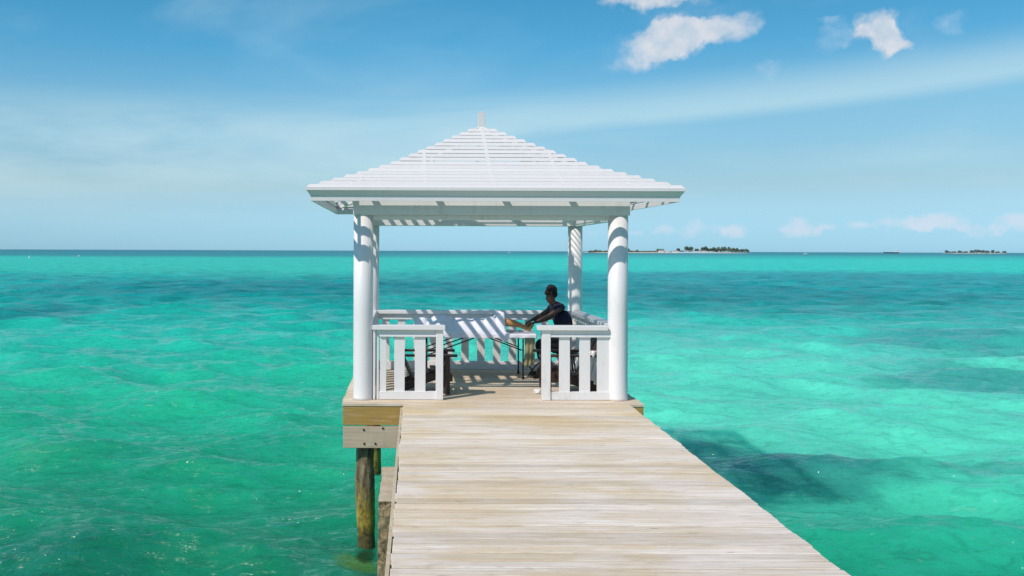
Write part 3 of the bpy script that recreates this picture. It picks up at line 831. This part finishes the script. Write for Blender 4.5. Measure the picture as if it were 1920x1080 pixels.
# the sheet draped over table and body
def sheet():
    xs = np.linspace(0.06, 1.945, 120); ys = np.linspace(13.19, 14.0, 60)
    bm = bmesh.new(); grid = []
    def bodyh(x, y):
        # covered torso, thighs and raised knees
        h = 0
        def g(cx, cy, rx, ry, hh):
            return hh * math.exp(-(((x - cx) / rx) ** 2 + ((y - cy) / ry) ** 2) ** 1.5)
        h = max(g(0.25, 13.6, .14, .13, .20), g(0.55, 13.6, .26, .27, .24), g(0.85, 13.6, .30, .28, .20), g(1.1, 13.6, .25, .25, .20))
        h = max(h, g(1.27, 13.5, .16, .12, .22), g(1.27, 13.71, .16, .12, .21), g(1.44, 13.48, .12, .10, .30), g(1.44, 13.72, .12, .10, .285), g(0.75, 13.40, .3, .07, .10), g(1.4, 13.6, .13, .16, .25))
        if x > 1.475: h = h * max(0.0, 1 - (x - 1.475) / 0.02)
        return h
    for y in ys:
        row = []
        for x in xs:
            h = bodyh(x, y)
            z = TZ + 0.008 + h
            n1 = mnoise.noise(Vector((x * 5, y * 9, 1.3))); n2 = mnoise.noise(Vector((x * 14, y * 20, 4.1)))
            z += (0.012 + 0.05 * min(h, .25)) * (n1 * 0.9 + n2 * 0.5) * (1 if x < 1.49 else 0.35) + (0.004 if x < 1.49 else 0)
            z = max(z, TZ + 0.004)
            X_, Y_ = x, y
            # hang over the edges
            hang = 0.0
            if y < 13.27: hang = (13.27 - y); Y_ = 13.262 - 0.05 * hang + 0.008 * math.sin(x * 31) * hang * 10
            if y > 13.93: hang = (y - 13.93); Y_ = 13.94
            if x < 0.12: hang = max(hang, 0.12 - x); X_ = 0.112
            if x > 1.92: hang = max(hang, x - 1.92); X_ = 1.928
            if hang > 0: z = TZ + 0.006 - hang * (0.75 + 0.25 * mnoise.noise(Vector((x * 3.0, 0, 0))))
            if hang > 0 and 1.38 < x < 1.56 and y < 13.27: z -= hang * 1.0 * math.exp(-((x - 1.46) / .05) ** 2)
            row.append(bm.verts.new((X_, Y_, z)))
        grid.append(row)
    for j in range(len(ys) - 1):
        for i in range(len(xs) - 1):
            f = bm.faces.new((grid[j][i], grid[j][i + 1], grid[j + 1][i + 1], grid[j + 1][i])); f.smooth = True
    me = bpy.data.meshes.new('sheet'); bm.to_mesh(me); bm.free(); me.materials.append(M_SHEET)
    o = bpy.data.objects.new('sheet', me); COL.objects.link(o)
    s = o.modifiers.new('solid', 'SOLIDIFY'); s.thickness = 0.004; s.offset = 1
    tag(o, 'white bed sheet draped over the massage table and the person lying on it', 'sheet')
sheet()

# therapist
DT = 13.6
th = empty('person', (2.33, DT, 0), 'dark haired person in navy top sitting at the table end, both arms reaching out', 'person')
def Q(px, py, dy=0.0): return tuple(P(px, py, DT + dy))
hip = (2.40, DT, 0.52)
sp1 = (2.38, DT, 0.66); sp2 = Q(1058, 603); sp3 = Q(1048, 585); sp4 = Q(1042, 573)
nk = Q(1036.5, 566.5); hd1 = Q(1033, 557); hd2 = Q(1032, 546); hd3 = Q(1032.5, 539)
nose = Q(1021.5, 551); chin = Q(1024, 561)
sn = (sp4[0] + .01, DT - 0.16, sp4[2] - 0.02); sf = (sp4[0] - .01, DT + 0.16, sp4[2] - 0.02)
en = (P(1032, 592, DT - .22).x, DT - 0.24, P(1032, 592, DT - .22).z); wn = (1.965, DT - 0.16, 0.838)
ef = (P(1020, 590, DT + .2).x, DT + 0.2, P(1022, 589, DT + .2).z); wf = (1.955, DT + 0.12, 0.85)
def hand(w, dirv, side, s=1.0):
    """palm, four bent fingers and a thumb laid over the foot; w = wrist"""
    w = Vector(w); f = Vector(dirv).normalized(); up = Vector((0, 0, 1)); r = f.cross(up).normalized() * side
    palm = w + f * 0.05 - up * 0.008
    out = [[(tuple(w), (.021, .026)), (tuple(palm), (.036, .016)), (tuple(w + f * 0.078 - up * .014), (.036, .013))]]
    base = w + f * 0.078 - up * .014
    for k, (o_, ln) in enumerate(((-.027, .85), (-.009, 1.0), (.009, .94), (.026, .74))):
        a = base + r * o_ + f * .008; b_ = a + (f * .034 - up * .010) * ln; c = b_ + (f * .020 - up * .018) * ln; d2 = c + (f * .008 - up * .018) * ln
        out.append([(tuple(base), (.036, .013)), (tuple(a), .0095), (tuple(b_), .0088), (tuple(c), .0082), (tuple(d2), .0070)])
    t0 = w + f * 0.03 - r * .03 - up * .004; t1 = t0 + f * .022 - r * .022 - up * .012; t2 = t1 + f * .024 - r * .006 - up * .016
    out.append([(tuple(palm), (.036, .016)), (tuple(t0), .012), (tuple(t1), .0105), (tuple(t2), .0085)])
    return out
kn = (2.02, DT - 0.15, 0.50); kf = (2.02, DT + 0.15, 0.50)
ank_n = (2.08, DT - 0.16, 0.09); ank_f = (2.08, DT + 0.16, 0.09)
body = [
    [(hip, .13), (sp1, .125), (sp2, (.115, .14)), (sp3, (.10, .14)), (sp4, (.075, .12)), (nk, .048), (hd1, .062), (hd2, .088), (hd3, .075)],
    [(hd1, .062), (chin, .034)], [(hd2, .088), (nose, .022)],
    [(sp4, (.075, .12)), (sn, .055), (en, .050), (wn, .034)],
    [(sp4, (.075, .12)), (sf, .055), (ef, .050), (wf, .034)],
    [(hip, .13), ((2.34, DT - .10, .50), .092), (kn, .062), ((2.06, DT - .155, .30), .055), (ank_n, .036), ((2.05, DT - .165, .035), .034), ((1.93, DT - .18, .028), .030), ((1.88, DT - .185, .022), .020)],
    [(hip, .13), ((2.34, DT + .10, .50), .092), (kf, .062), ((2.06, DT + .155, .30), .055), (ank_f, .036), ((2.05, DT + .165, .035), .034), ((1.93, DT + .18, .028), .030), ((1.88, DT + .185, .022), .020)],
]
for h_, w_, e_, s_ in ((1, wn, en, 1), (1, wf, ef, -1)):
    body += hand(w_, (w_[0] - e_[0], (w_[1] - e_[1]) * .3, -0.03), s_)
skinned('body', M_SKIN_D, th, body, 2)
def lerp(a, b, t): return tuple(a[i] + (b[i] - a[i]) * t for i in range(3))
top_ = [
    [((2.40, DT, .54), .150), (sp1, .148), (sp2, (.135, .155)), (sp3, (.12, .155)), (sp4, (.09, .135)), (lerp(sp4, nk, .62), .060)],
    [(sp4, (.09, .135)), (sn, .072), (lerp(sn, en, .55), .066)],
    [(sp4, (.09, .135)), (sf, .072), (lerp(sf, ef, .55), .066)],
]
skinned('navy_top', M_NAVY, th, top_, 2)
tr_ = [
    [((2.41, DT, .50), .145), ((2.34, DT - .10, .50), .105), (lerp((2.34, DT - .10, .50), kn, .6), .085), (kn, .075), ((2.07, DT - .155, .30), .068), ((2.08, DT - .16, .13), .058)],
    [((2.41, DT, .50), .145), ((2.34, DT + .10, .50), .105), (lerp((2.34, DT + .10, .50), kf, .6), .085), (kf, .075), ((2.07, DT + .155, .30), .068), ((2.08, DT + .16, .13), .058)],
]
skinned('trousers', M_TROU, th, tr_, 2)
m = MB()
c_ = Vector(hd2) + Vector((0.018, 0, 0.024))
m.blob(c_, (0.090, 0.084, 0.086), jit=0.12, seed=3)
m.blob(Vector(hd2) + Vector((0.05, 0, -0.03)), (0.062, 0.075, 0.07), jit=0.1, seed=5)
m.build('hair', M_HAIR, th)
for s_ in (-1, 1):
    m = MB(); m.blob(Vector(hd2) + Vector((0.004, s_ * 0.088, -0.012)), (0.014, 0.010, 0.026), jit=0.1, seed=4)
    m.build('ear', M_SKIN_D, th)

# stool the therapist sits on
st = empty('stool', (2.43, DT, 0), 'low round black stool under the person in the navy top', 'stool')
m = MB(); m.tube([(2.43, DT, .335), (2.43, DT, .345), (2.43, DT, .385), (2.43, DT, .395)], [.15, .165, .165, .15], 24); m.build('seat', M_BLACK, st)
for k in range(4):
    a = math.pi / 4 + k * math.pi / 2
    m = MB(); m.tube([(2.43 + .11 * math.cos(a), DT + .11 * math.sin(a), .335), (2.43 + .17 * math.cos(a), DT + .17 * math.sin(a), 0.002)], .013, 8); m.build('leg', M_BLACK, st)

# khaki towel hanging from the table end
m = MB()
n_ = 14
pts = []
for j in range(12):
    for i in range(n_):
        u = i / (n_ - 1); v = j / 11
        pts.append((1.745 + u * 0.15 + 0.006 * math.sin(v * 5), 13.235 + 0.014 * math.sin(u * 16 + v * 1.5) * (0.3 + v), TZ - 0.045 - v * (0.40 + 0.03 * math.sin(u * 5))))
m.poly(pts, [(j * n_ + i, j * n_ + i + 1, (j + 1) * n_ + i + 1, (j + 1) * n_ + i) for j in range(11) for i in range(n_ - 1)], True)
o = m.build('towel', M_KHAKI, origin=(1.82, 13.235, 0.4)); s = o.modifiers.new('solid', 'SOLIDIFY'); s.thickness = 0.012
tag(o, 'khaki towel hanging down below the right end of the massage table', 'towel')

# small low folding stool with pale seat
fs_ = empty('footstool', (1.87, 13.45, 0), 'low footstool with a pale grey seat on splayed black legs beneath the table end', 'stool')
m = MB(); m.box(1.79, 2.0, 13.36, 13.56, .235, .275); m.build('seat', M_TOWEL, fs_, bevel=0.012)
m = MB()
for (a, b_) in (((1.80, 13.45, .23), (1.88, 13.42, .12)), ((1.99, 13.45, .235), (1.88, 13.42, .12)), ((1.88, 13.42, .13), (1.86, 13.40, .002)), ((1.88, 13.42, .13), (1.95, 13.50, .002)), ((1.88, 13.42, .13), (1.83, 13.52, .002))):
    m.tube([a, b_], .010, 8)
m.build('leg_frame', M_BLACK, fs_)

# dark slatted deck chairs facing each other
def chair(x0, y0, facing, label):
    """low garden chair, wide flat arms; local +x is forward, width along y"""
    t = empty('garden_chair', (x0, y0, 0), label, 'chair', 'dark wooden garden chairs facing each other')
    def L(mb): 
        mb.v = [(x0 + facing * p[0], y0 + p[1], p[2]) for p in mb.v]; return mb
    W2 = 0.31
    for s in (-1, 1):
        m = MB(); m.box(0.60, 0.665, s * W2 - 0.02, s * W2 + 0.02, 0.001, 0.495); L(m).build('leg', M_DARKW, t, bevel=0.003)
        m = MB(); m.poly([(0.56, s * W2 - .018, .17), (0.70, s * W2 - .018, .17), (0.70, s * W2 - .018, .25), (0.665, s * W2 - .018, .30), (0.56, s * W2 - .018, .30),
                          (0.56, s * W2 + .024, .17), (0.70, s * W2 + .024, .17), (0.70, s * W2 + .024, .25), (0.665, s * W2 + .024, .30), (0.56, s * W2 + .024, .30)],
                         [(0, 1, 2, 3, 4), (9, 8, 7, 6, 5), (0, 5, 6, 1), (1, 6, 7, 2), (2, 7, 8, 3), (3, 8, 9, 4), (4, 9, 5, 0)])
        L(m).build('bracket', M_DARKW, t)
        m = MB(); m.bar((0.66, s * (W2 - .045), .30), (-0.06, s * (W2 - .045), .045), 0.03, 0.10); L(m).build('leg', M_DARKW, t, bevel=0.003)
        m = MB(); m.poly([(-.02, s * W2 - .05, .497), (.6, s * W2 - .075, .497), (.76, s * W2 - .075, .497), (.76, s * W2 + .075, .497), (.6, s * W2 + .075, .497), (-.02, s * W2 + .04, .497),
                          (-.02, s * W2 - .05, .522), (.6, s * W2 - .075, .522), (.76, s * W2 - .06, .522), (.76, s * W2 + .06, .522), (.6, s * W2 + .075, .522), (-.02, s * W2 + .04, .522)],
                         [(5, 4, 3, 2, 1, 0), (6, 7, 8, 9, 10, 11), (0, 1, 7, 6), (1, 2, 8, 7), (2, 3, 9, 8), (3, 4, 10, 9), (4, 5, 11, 10), (5, 0, 6, 11)])
        L(m).build('arm', M_DARKW, t, bevel=0.004)
    m = MB()
    for k in range(6):
        f = k / 5; m.bar((0.63 - f * .45, -W2 + .05, .365 - f * .16), (0.63 - f * .45, W2 - .05, .365 - f * .16), 0.075, 0.02)
    L(m).build('seat', M_DARKW, t)
    m = MB()
    for k in range(5):
        yy = -0.24 + k * 0.12
        topz = 0.80 - 0.05 * abs(k - 2)
        m.bar((0.17, yy, .20), (-0.09 - (topz - .8) * .3, yy, topz), 0.10, 0.02, up=(1, 0, 0))
    m.bar((-0.02, -.29, .50), (-0.02, .29, .50), 0.02, 0.07)
    L(m).build('backrest', M_DARKW, t)
    return t
chair(-0.075, 12.18, 1, 'dark brown wooden garden chair behind the left front railing, facing right')
chair(2.52, 12.20, -1, 'dark brown wooden garden chair behind the right front railing, facing left')
# small folded things
def cloth(name, c, size, label, mat=None, seed=1, cat='towel'):
    m = MB(); bm = bmesh.new(); bmesh.ops.create_icosphere(bm, subdivisions=4, radius=1)
    pts = []
    for v in bm.verts:
        q = v.co.copy(); k = 1 + 0.35 * mnoise.noise(q * 2.2 + Vector((seed, 0, 0))) + 0.15 * mnoise.noise(q * 6 + Vector((0, seed, 0)))
        z = max(q.z * k, -0.55)
        pts.append((c[0] + q.x * k * size[0], c[1] + q.y * k * size[1], c[2] + (z + .55) * size[2]))
    m.poly(pts, [[v.index for v in f.verts] for f in bm.faces], True); bm.free()
    o = m.build(name, mat or M_TOWEL, origin=tuple(c)); tag(o, label, cat); return o
c = P(1010, 735, 12.02)
cloth('towel', (c.x - 0.0, 12.02, 0.003), (0.06, 0.09, 0.032), 'crumpled white cloth lying on the deck beside the right front rail post', seed=4)
def hung(x0, x1, y, z0, z1, label):
    m = MB(); n_ = 10; pts = []
    for j in range(10):
        for i in range(n_):
            u = i / (n_ - 1); v = j / 9
            pts.append((x0 + u * (x1 - x0) - .05 * v * (1 if x1 > x0 else -1), y + .015 * math.sin(u * 9 + v * 2), z1 + (z0 - z1) * v))
    m.poly(pts, [(j * n_ + i, j * n_ + i + 1, (j + 1) * n_ + i + 1, (j + 1) * n_ + i) for j in range(9) for i in range(n_ - 1)], True)
    o = m.build('towel', M_TOWEL, origin=(x0, y, z0)); s = o.modifiers.new('solid', 'SOLIDIFY'); s.thickness = 0.014
    tag(o, label, 'towel')
hung(X1(1104, 12.0), X1(1116, 12.0), 11.86, .26, .58, 'white towel hanging over the arm of the right garden chair')
bx = empty('bag', (2.2, 13.1, 0), 'orange brown bag on the deck behind the right front railing', 'bag')
m = MB(); m.poly([(2.12, 13.02, .002), (2.33, 13.02, .002), (2.33, 13.18, .002), (2.12, 13.18, .002), (2.14, 13.06, .17), (2.31, 13.06, .17), (2.31, 13.14, .17), (2.14, 13.14, .17)],
                 [(0, 3, 2, 1), (4, 5, 6, 7), (0, 1, 5, 4), (1, 2, 6, 5), (2, 3, 7, 6), (3, 0, 4, 7)]); m.build('bag_body', M_BOX, bx, bevel=0.02)
m = MB(); m.tube([(2.17, 13.10, .165), (2.175, 13.10, .23), (2.225, 13.10, .26), (2.275, 13.10, .23), (2.28, 13.10, .165)], .008, 8); m.build('handle', M_BOX, bx)

# ------------------------------------------------------------------ islands
def strip_land(name, pts, D, depth, h, label):
    """long low sand island; pts = outline in px along the shore"""
    bm = bmesh.new(); n = 70
    x0 = (pts[0] - CX) * D / F; x1 = (pts[1] - CX) * D / F
    rows = []
    for j, (t, hh) in enumerate(((0, -0.8), (0.06, 0.0), (0.15, .5), (0.45, 1), (0.8, .8), (1, -0.8))):
        r_ = []
        for i in range(n + 1):
            u = i / n; e = min(1, 6 * u, 6 * (1 - u)) ** .5
            x = x0 + (x1 - x0) * u
            y = D + depth * (0.5 + (t - 0.5) * e) + 10 * mnoise.noise(Vector((u * 9, t, 3)))
            z = WATER_Z + (hh * h * e if hh > 0 else (hh if hh < 0 else 0.12)) + (0.3 * h * mnoise.noise(Vector((u * 20, t * 3, 1))) if 0.2 < t < .9 else 0)
            r_.append(bm.verts.new((x, y, z)))
        rows.append(r_)
    for j in range(len(rows) - 1):
        for i in range(n):
            f = bm.faces.new((rows[j][i], rows[j][i + 1], rows[j + 1][i + 1], rows[j + 1][i])); f.smooth = True
    me = bpy.data.meshes.new(name); bm.to_mesh(me); bm.free(); me.materials.append(M_SAND)
    o = bpy.data.objects.new(name, me); COL.objects.link(o); tag(o, label, 'island', kind='structure')
D1, D2 = 2300.0, 3600.0
strip_land('island', (1098, 1422), D1, 120, 2.4, 'long low sandy island on the horizon')
strip_land('island', (1786, 1906), D2, 120, 2.2, 'small faint island on the horizon at the right')

def crown_mesh(mb, c, r, n, leaf, rr):
    for k in range(n):
        # leaf clumps spread unevenly through the crown
        a = rr.uniform(0, 6.283); el_ = rr.uniform(-0.75, 1.0)
        q = (rr.random() ** 0.5)
        d_ = Vector((math.cos(a) * math.sqrt(1 - min(1, el_ * el_)), math.sin(a) * math.sqrt(1 - min(1, el_ * el_)), el_))
        k2 = 0.72 + 0.42 * mnoise.noise(d_ * 1.7 + Vector((c[0] * .1, 0, 0)))
        p = Vector((c[0] + d_.x * r[0] * q * k2 * 1.25, c[1] + d_.y * r[1] * q * k2 * 1.25, c[2] + d_.z * r[2] * q * k2 * 1.2))
        u = Vector((rr.gauss(0, 1), rr.gauss(0, 1), rr.gauss(0, 1))).normalized(); v = u.orthogonal().normalized()
        s = leaf * rr.uniform(.6, 1.3); w = u.cross(v)
        mb.poly([p + v * s, p + w * s, p - v * s, p - w * s], [(0, 1, 2, 3)])
def tree(px, D, w, h, label, mat, seed, lean=0.0, group='trees on the islands'):
    x = (px - CX) * D / F; y = D + 50; z0 = WATER_Z + 1.4
    mm = D / F
    W_, H_ = w * mm, h * mm
    t = empty('tree', (x, y, z0), label, 'tree', group)
    rr = random.Random(seed)
    m = MB(); m.tube([(x, y, z0 - 1.5), (x + lean * H_ * .2, y, z0 + H_ * .35), (x + lean * H_ * .45, y, z0 + H_ * .7)], [H_ * .045, H_ * .035, H_ * .015], 7)
    for s in (-1, 1):
        m.tube([(x + lean * H_ * .2, y, z0 + H_ * .35), (x + s * W_ * .25, y, z0 + H_ * .6)], [H_ * .025, H_ * .01], 6)
    m.build('trunk', M_TRUNK, t)
    m = MB()
    nb = max(2, int(W_ / (H_ * .55)))
    for k in range(nb):
        cx_ = x + lean * H_ * .4 + (0 if nb == 1 else (k / (nb - 1) - .5) * W_ * .62)
        crown_mesh(m, (cx_, y + rr.uniform(-2, 2), z0 + H_ * (.50 + rr.uniform(-.06, .06))), (max(W_ * .44 / max(1, nb * .55), H_ * .24), H_ * .35, H_ * .48), 170, H_ * .085, rr)
    m.build('crown', mat, t)
TR1 = [  # px, width, height in px, description
    (1182, 13, 8, 'round dark tree at the left end of the island, just right of the gazebo column', 0),
    (1204, 3, 5, 'thin lone tree sticking up from the low scrub of the island', 0),
    (1125, 5, 5, 'tiny tree on the island seen between the right gazebo columns', 0),
    (1133, 4, 4, 'second tiny tree seen between the right gazebo columns', 0),
    (1245, 7, 7, 'small flat tree beside the pale house, left of its twin', .3),
    (1251, 6, 7, 'small flat tree beside the pale house, right of its twin', .2),
    (1285, 4, 8, 'leaning narrow tree left of the tall rounded tree on the island', -.5),
    (1290, 6, 4, 'low bush-like tree at the foot of the leaning tree', 0),
    (1303, 14, 12, 'tall rounded open tree in the middle of the island', 0),
    (1318, 6, 8, 'small tree right of the tall rounded tree', 0),
    (1328, 5, 5, 'low tree left of the dense double-topped tree', 0),
    (1334, 10, 12, 'dense tree with its peak to the left near the white seawall', -.2),
    (1342, 10, 9, 'lower right-hand half of the dense double-topped tree', .2),
    (1351, 6, 10, 'narrow upright tree left of the domed tree', 0),
    (1355, 7, 5, 'low spreading tree at the foot of the narrow upright tree', 0),
    (1364, 12, 11, 'domed tree left of the long dense grove', 0),
    (1376, 11, 11, 'leftmost tree of the long dense grove', 0),
    (1384, 11, 9.5, 'second tree from the left in the long dense grove', 0),
    (1392, 11, 10, 'third tree from the left in the long dense grove', 0),
    (1400, 10, 8, 'rightmost tree of the long dense grove', 0),
    (1410, 11, 8, 'round tree standing apart at the right tip of the island', 0),
    (1416, 5, 5, 'last small tree at the very right tip of the island', 0),
]
for i, (px, w, h, lab, ln) in enumerate(TR1):
    tree(px, D1, w, h * 1.1, lab, M_LEAF, 100 + i, ln)
TR2 = [(1789, 5, 6, 'leftmost tree of the faint far island'), (1794, 5, 4, 'low second tree of the faint far island'), (1803, 8, 4, 'wide low tree left of the middle of the far island'),
       (1814, 9, 5, 'wide tree just left of the middle of the far island'), (1825, 9, 4, 'flat tree in the middle of the far island'), (1837, 6, 6.5, 'narrow tree left of the highest trees on the far island'),
       (1847, 9, 8, 'highest tree of the far island'), (1856, 8, 7, 'tree just right of the highest one on the far island'), (1866, 7, 6, 'middle-height tree right of the two highest on the far island'),
       (1876, 5, 7, 'narrow upright tree on the right half of the far island'), (1886, 9, 4, 'low wide tree near the right end of the far island'), (1899, 6, 5, 'rightmost tree of the faint far island')]
for i, (px, w, h, lab) in enumerate(TR2):
    tree(px, D2, w, h, lab, M_LEAF2, 300 + i)
# scrub
def scrub(name, px0, px1, D, hpx, n, mat, label, seed):
    rr = random.Random(seed); m = MB(); mm = D / F
    for k in range(n):
        px = rr.uniform(px0, px1); x = (px - CX) * mm; H_ = hpx * mm * rr.uniform(.6, 1.1)
        crown_mesh(m, (x, D + 45 + rr.uniform(-8, 8), WATER_Z + 1.0 + H_ * .5), (5, 5, H_ * .5), 22, 1.1, rr)
    o = m.build(name, mat, origin=((px0 + px1) / 2 * 0, D, 0)); tag(o, label, 'scrub', kind='stuff')
scrub('scrub', 1110, 1242, D1, 3.6, 150, M_SHRUB, 'low olive scrub along the left half of the island', 1)
scrub('scrub', 1262, 1330, D1, 2.6, 30, M_SHRUB, 'sparse scrub behind the white seawall', 2)
scrub('scrub', 1792, 1900, D2, 2.2, 60, M_LEAF2, 'low growth along the far island', 3)
def house(px0, px1, D, y0, hpx, label, nwin=3, flat=False):
    mm = D / F; x0 = (px0 - CX) * mm; x1 = (px1 - CX) * mm; z0 = WATER_Z + 1.0; z1 = z0 + hpx * mm * .72
    yy = D + y0
    t = empty('house', ((x0 + x1) / 2, yy, z0), label, 'house', 'white houses on the island')
    m = MB(); m.box(x0, x1, yy, yy + 10, z0 - 1, z1); m.build('wall', M_WALL, t)
    m = MB()
    if flat: m.box(x0 - .5, x1 + .5, yy - .5, yy + 10.5, z1 + .02, z1 + .5)
    else:
        zr = z0 + hpx * mm
        m.poly([(x0 - .6, yy - .6, z1), (x1 + .6, yy - .6, z1), (x1 + .6, yy + 10.6, z1), (x0 - .6, yy + 10.6, z1), (x0 + 2, yy + 5, zr), (x1 - 2, yy + 5, zr)],
               [(0, 1, 5, 4), (1, 2, 5), (2, 3, 4, 5), (3, 0, 4), (3, 2, 1, 0)])
    m.build('roof', M_RED if not flat else M_WALL, t)
    for k in range(nwin):
        xc = x0 + (x1 - x0) * (k + .5) / nwin
        m = MB(); m.box(xc - .6, xc + .6, yy - .12, yy + .05, z0 + 1.2, z0 + 2.6); m.build('window', M_WIN, t)
house(1242, 1251, D1, 28, 5.0, 'pale hip-roofed house beside the twin flat trees', 3)
house(1252.5, 1259, D1, 30, 4.0, 'small white flat-roofed house just right of the pale hip-roofed house', 2, True)
house(1271, 1280, D1, 30, 4.2, 'white low house left of the leaning narrow tree', 3)
house(1312, 1320, D1, 26, 3.8, 'white flat house beneath the tall rounded tree', 3, True)
house(1322, 1331, D1, 26, 4.4, 'white hip-roofed house left of the dense double-topped tree', 3)
mm = D1 / F
m = MB(); m.box((1262 - CX) * mm, (1345 - CX) * mm, D1 + 6, D1 + 9, WATER_Z - .5, WATER_Z + 3.4)
o = m.build('seawall', M_WALL, origin=((1300 - CX) * mm, D1 + 7, WATER_Z)); tag(o, 'long white seawall along the middle of the island shore', 'wall')

# ------------------------------------------------------------------ boats, buoys, bird
def motorboat(px, D, L_, label):
    x = (px - CX) * D / F; t = empty('motorboat', (x, D, WATER_Z), label, 'boat')
    B_ = L_ * .28; H = L_ * .13
    m = MB(); st_ = [(-.5, .9, 0), (-.2, 1, 0), (.15, .9, .05), (.38, .5, .18), (.5, .03, .32)]
    pts = []
    for (s, w, r_) in st_:
        pts += [(x + s * L_, D - w * B_ / 2, WATER_Z + H * (1 + r_)), (x + s * L_, D - w * B_ * .3, WATER_Z - .2 + r_ * H), (x + s * L_, D + w * B_ * .3, WATER_Z - .2 + r_ * H), (x + s * L_, D + w * B_ / 2, WATER_Z + H * (1 + r_))]
    fs = [(0, 1, 2, 3), (19, 18, 17, 16)]
    for i in range(4):
        for k in range(4): fs.append((i * 4 + k, i * 4 + (k + 1) % 4, i * 4 + 4 + (k + 1) % 4, i * 4 + 4 + k))
    m.poly(pts, fs); m.build('hull', M_BOATW, t)
    m = MB(); zc = WATER_Z + H
    m.poly([(x - .25 * L_, D - B_ * .32, zc), (x + .2 * L_, D - B_ * .32, zc), (x + .2 * L_, D + B_ * .32, zc), (x - .25 * L_, D + B_ * .32, zc),
            (x - .22 * L_, D - B_ * .28, zc + H), (x + .06 * L_, D - B_ * .28, zc + H), (x + .06 * L_, D + B_ * .28, zc + H), (x - .22 * L_, D + B_ * .28, zc + H)],
           [(0, 3, 2, 1), (4, 5, 6, 7), (0, 1, 5, 4), (1, 2, 6, 5), (2, 3, 7, 6), (3, 0, 4, 7)]); m.build('cabin', M_BOATW, t, bevel=.05)
    m = MB(); m.box(x - .18 * L_, x + .08 * L_, D - B_ * .335, D - B_ * .28, zc + H * .35, zc + H * .7); m.build('window', M_WIN, t)
motorboat(1511, 1500, 7.5, 'small white motorboat on the horizon right of the island')
motorboat(955, 1700, 6.0, 'tiny white motorboat on the horizon framed by the gazebo')
# freighter
Ds = 3300.0; mm = Ds / F
xs0, xs1 = (1657 - CX) * mm, (1685 - CX) * mm
t = empty('ship', ((xs0 + xs1) / 2, Ds, WATER_Z), 'long low dark ship with a white bridge on the horizon', 'ship')
m = MB(); zc = WATER_Z
m.poly([(xs0 + 3, Ds - 4, zc - 1), (xs1 - 2, Ds - 4, zc - 1), (xs1 - 2, Ds + 4, zc - 1), (xs0 + 3, Ds + 4, zc - 1), (xs0 + 1, Ds - 4.5, zc + 4.2), (xs1, Ds - 4.5, zc + 4.4), (xs1, Ds + 4.5, zc + 4.4), (xs0 + 1, Ds + 4.5, zc + 4.2),
        (xs0 - 2.5, Ds, zc + 5.4), (xs0 + 1, Ds, zc - 1)], [(0, 1, 5, 4), (1, 2, 6, 5), (2, 3, 7, 6), (0, 3, 2, 1), (4, 5, 6, 7), (0, 4, 8), (0, 8, 9), (3, 8, 7), (3, 9, 8), (8, 4, 7)])
m.build('hull', M_HULL, t)
m = MB(); m.box(xs1 - 11, xs1 - 3, Ds - 3.5, Ds + 3.5, zc + 4.4, zc + 9); m.box(xs1 - 10, xs1 - 4.5, Ds - 3.2, Ds + 3.2, zc + 9.02, zc + 11.5); m.build('bridge', M_BOATW, t)
m = MB(); m.tube([(xs1 - 7, Ds, zc + 11.4), (xs1 - 7, Ds, zc + 17)], .5, 6); m.build('mast', M_BOATW, t)
m = MB(); m.box(xs1 - 9.6, xs1 - 5, Ds - 3.3, Ds - 3.15, zc + 9.8, zc + 10.7); m.build('window', M_WIN, t)
# buoys
for (px, py, lab) in ((55, 484, 'white mooring buoy on the far left water, nearer the frame edge'), (148, 481, 'white mooring buoy on the far left water, farther from the frame edge')):
    D = 3.63 * F / (py - 467.8); x = (px - CX) * D / F
    t = empty('buoy', (x, D, WATER_Z), lab, 'buoy', 'white mooring buoys')
    m = MB(); m.blob((x, D, WATER_Z + .2), (.42, .42, .40), jit=0.02, seed=1); m.build('float', M_BUOY, t)
    m = MB(); m.tube([(x, D, WATER_Z + .5), (x, D, WATER_Z + 1.0)], .05, 8); m.build('pole', M_BUOY, t)
# gull
D = 200.0; g = P(738, 66.5, D)
t = empty('seagull', tuple(g), 'white seagull gliding high in the sky left of the gazebo roof', 'bird')
m = MB()
m.tube([(g.x - .02, g.y - .22, g.z + .01), (g.x, g.y - .16, g.z + .01), (g.x, g.y - .05, g.z), (g.x, g.y + .1, g.z), (g.x, g.y + .22, g.z - .01)], [.012, .035, .06, .05, .015], 10)
for s in (-1, 1):
    pr = [(0, -.05, .02, .11), (.16, -.07, .07, .11), (.32, -.04, .06, .085), (.46, .03, .03, .02)]
    pts = []
    for (w, y0_, z_, c_) in pr:
        for dz_ in (-.006, .006):
            pts += [(g.x + s * w, g.y + y0_, g.z + z_ + dz_), (g.x + s * w, g.y + y0_ + c_, g.z + z_ + dz_)]
    fs = []
    for i in range(3):
        a = i * 4; fs += [(a, a + 1, a + 5, a + 4), (a + 2, a + 6, a + 7, a + 3), (a, a + 4, a + 6, a + 2), (a + 1, a + 3, a + 7, a + 5)]
    fs += [(0, 2, 3, 1), (12, 13, 15, 14)]
    m.poly(pts, fs)
m.build('body', M_FEATHER, t)
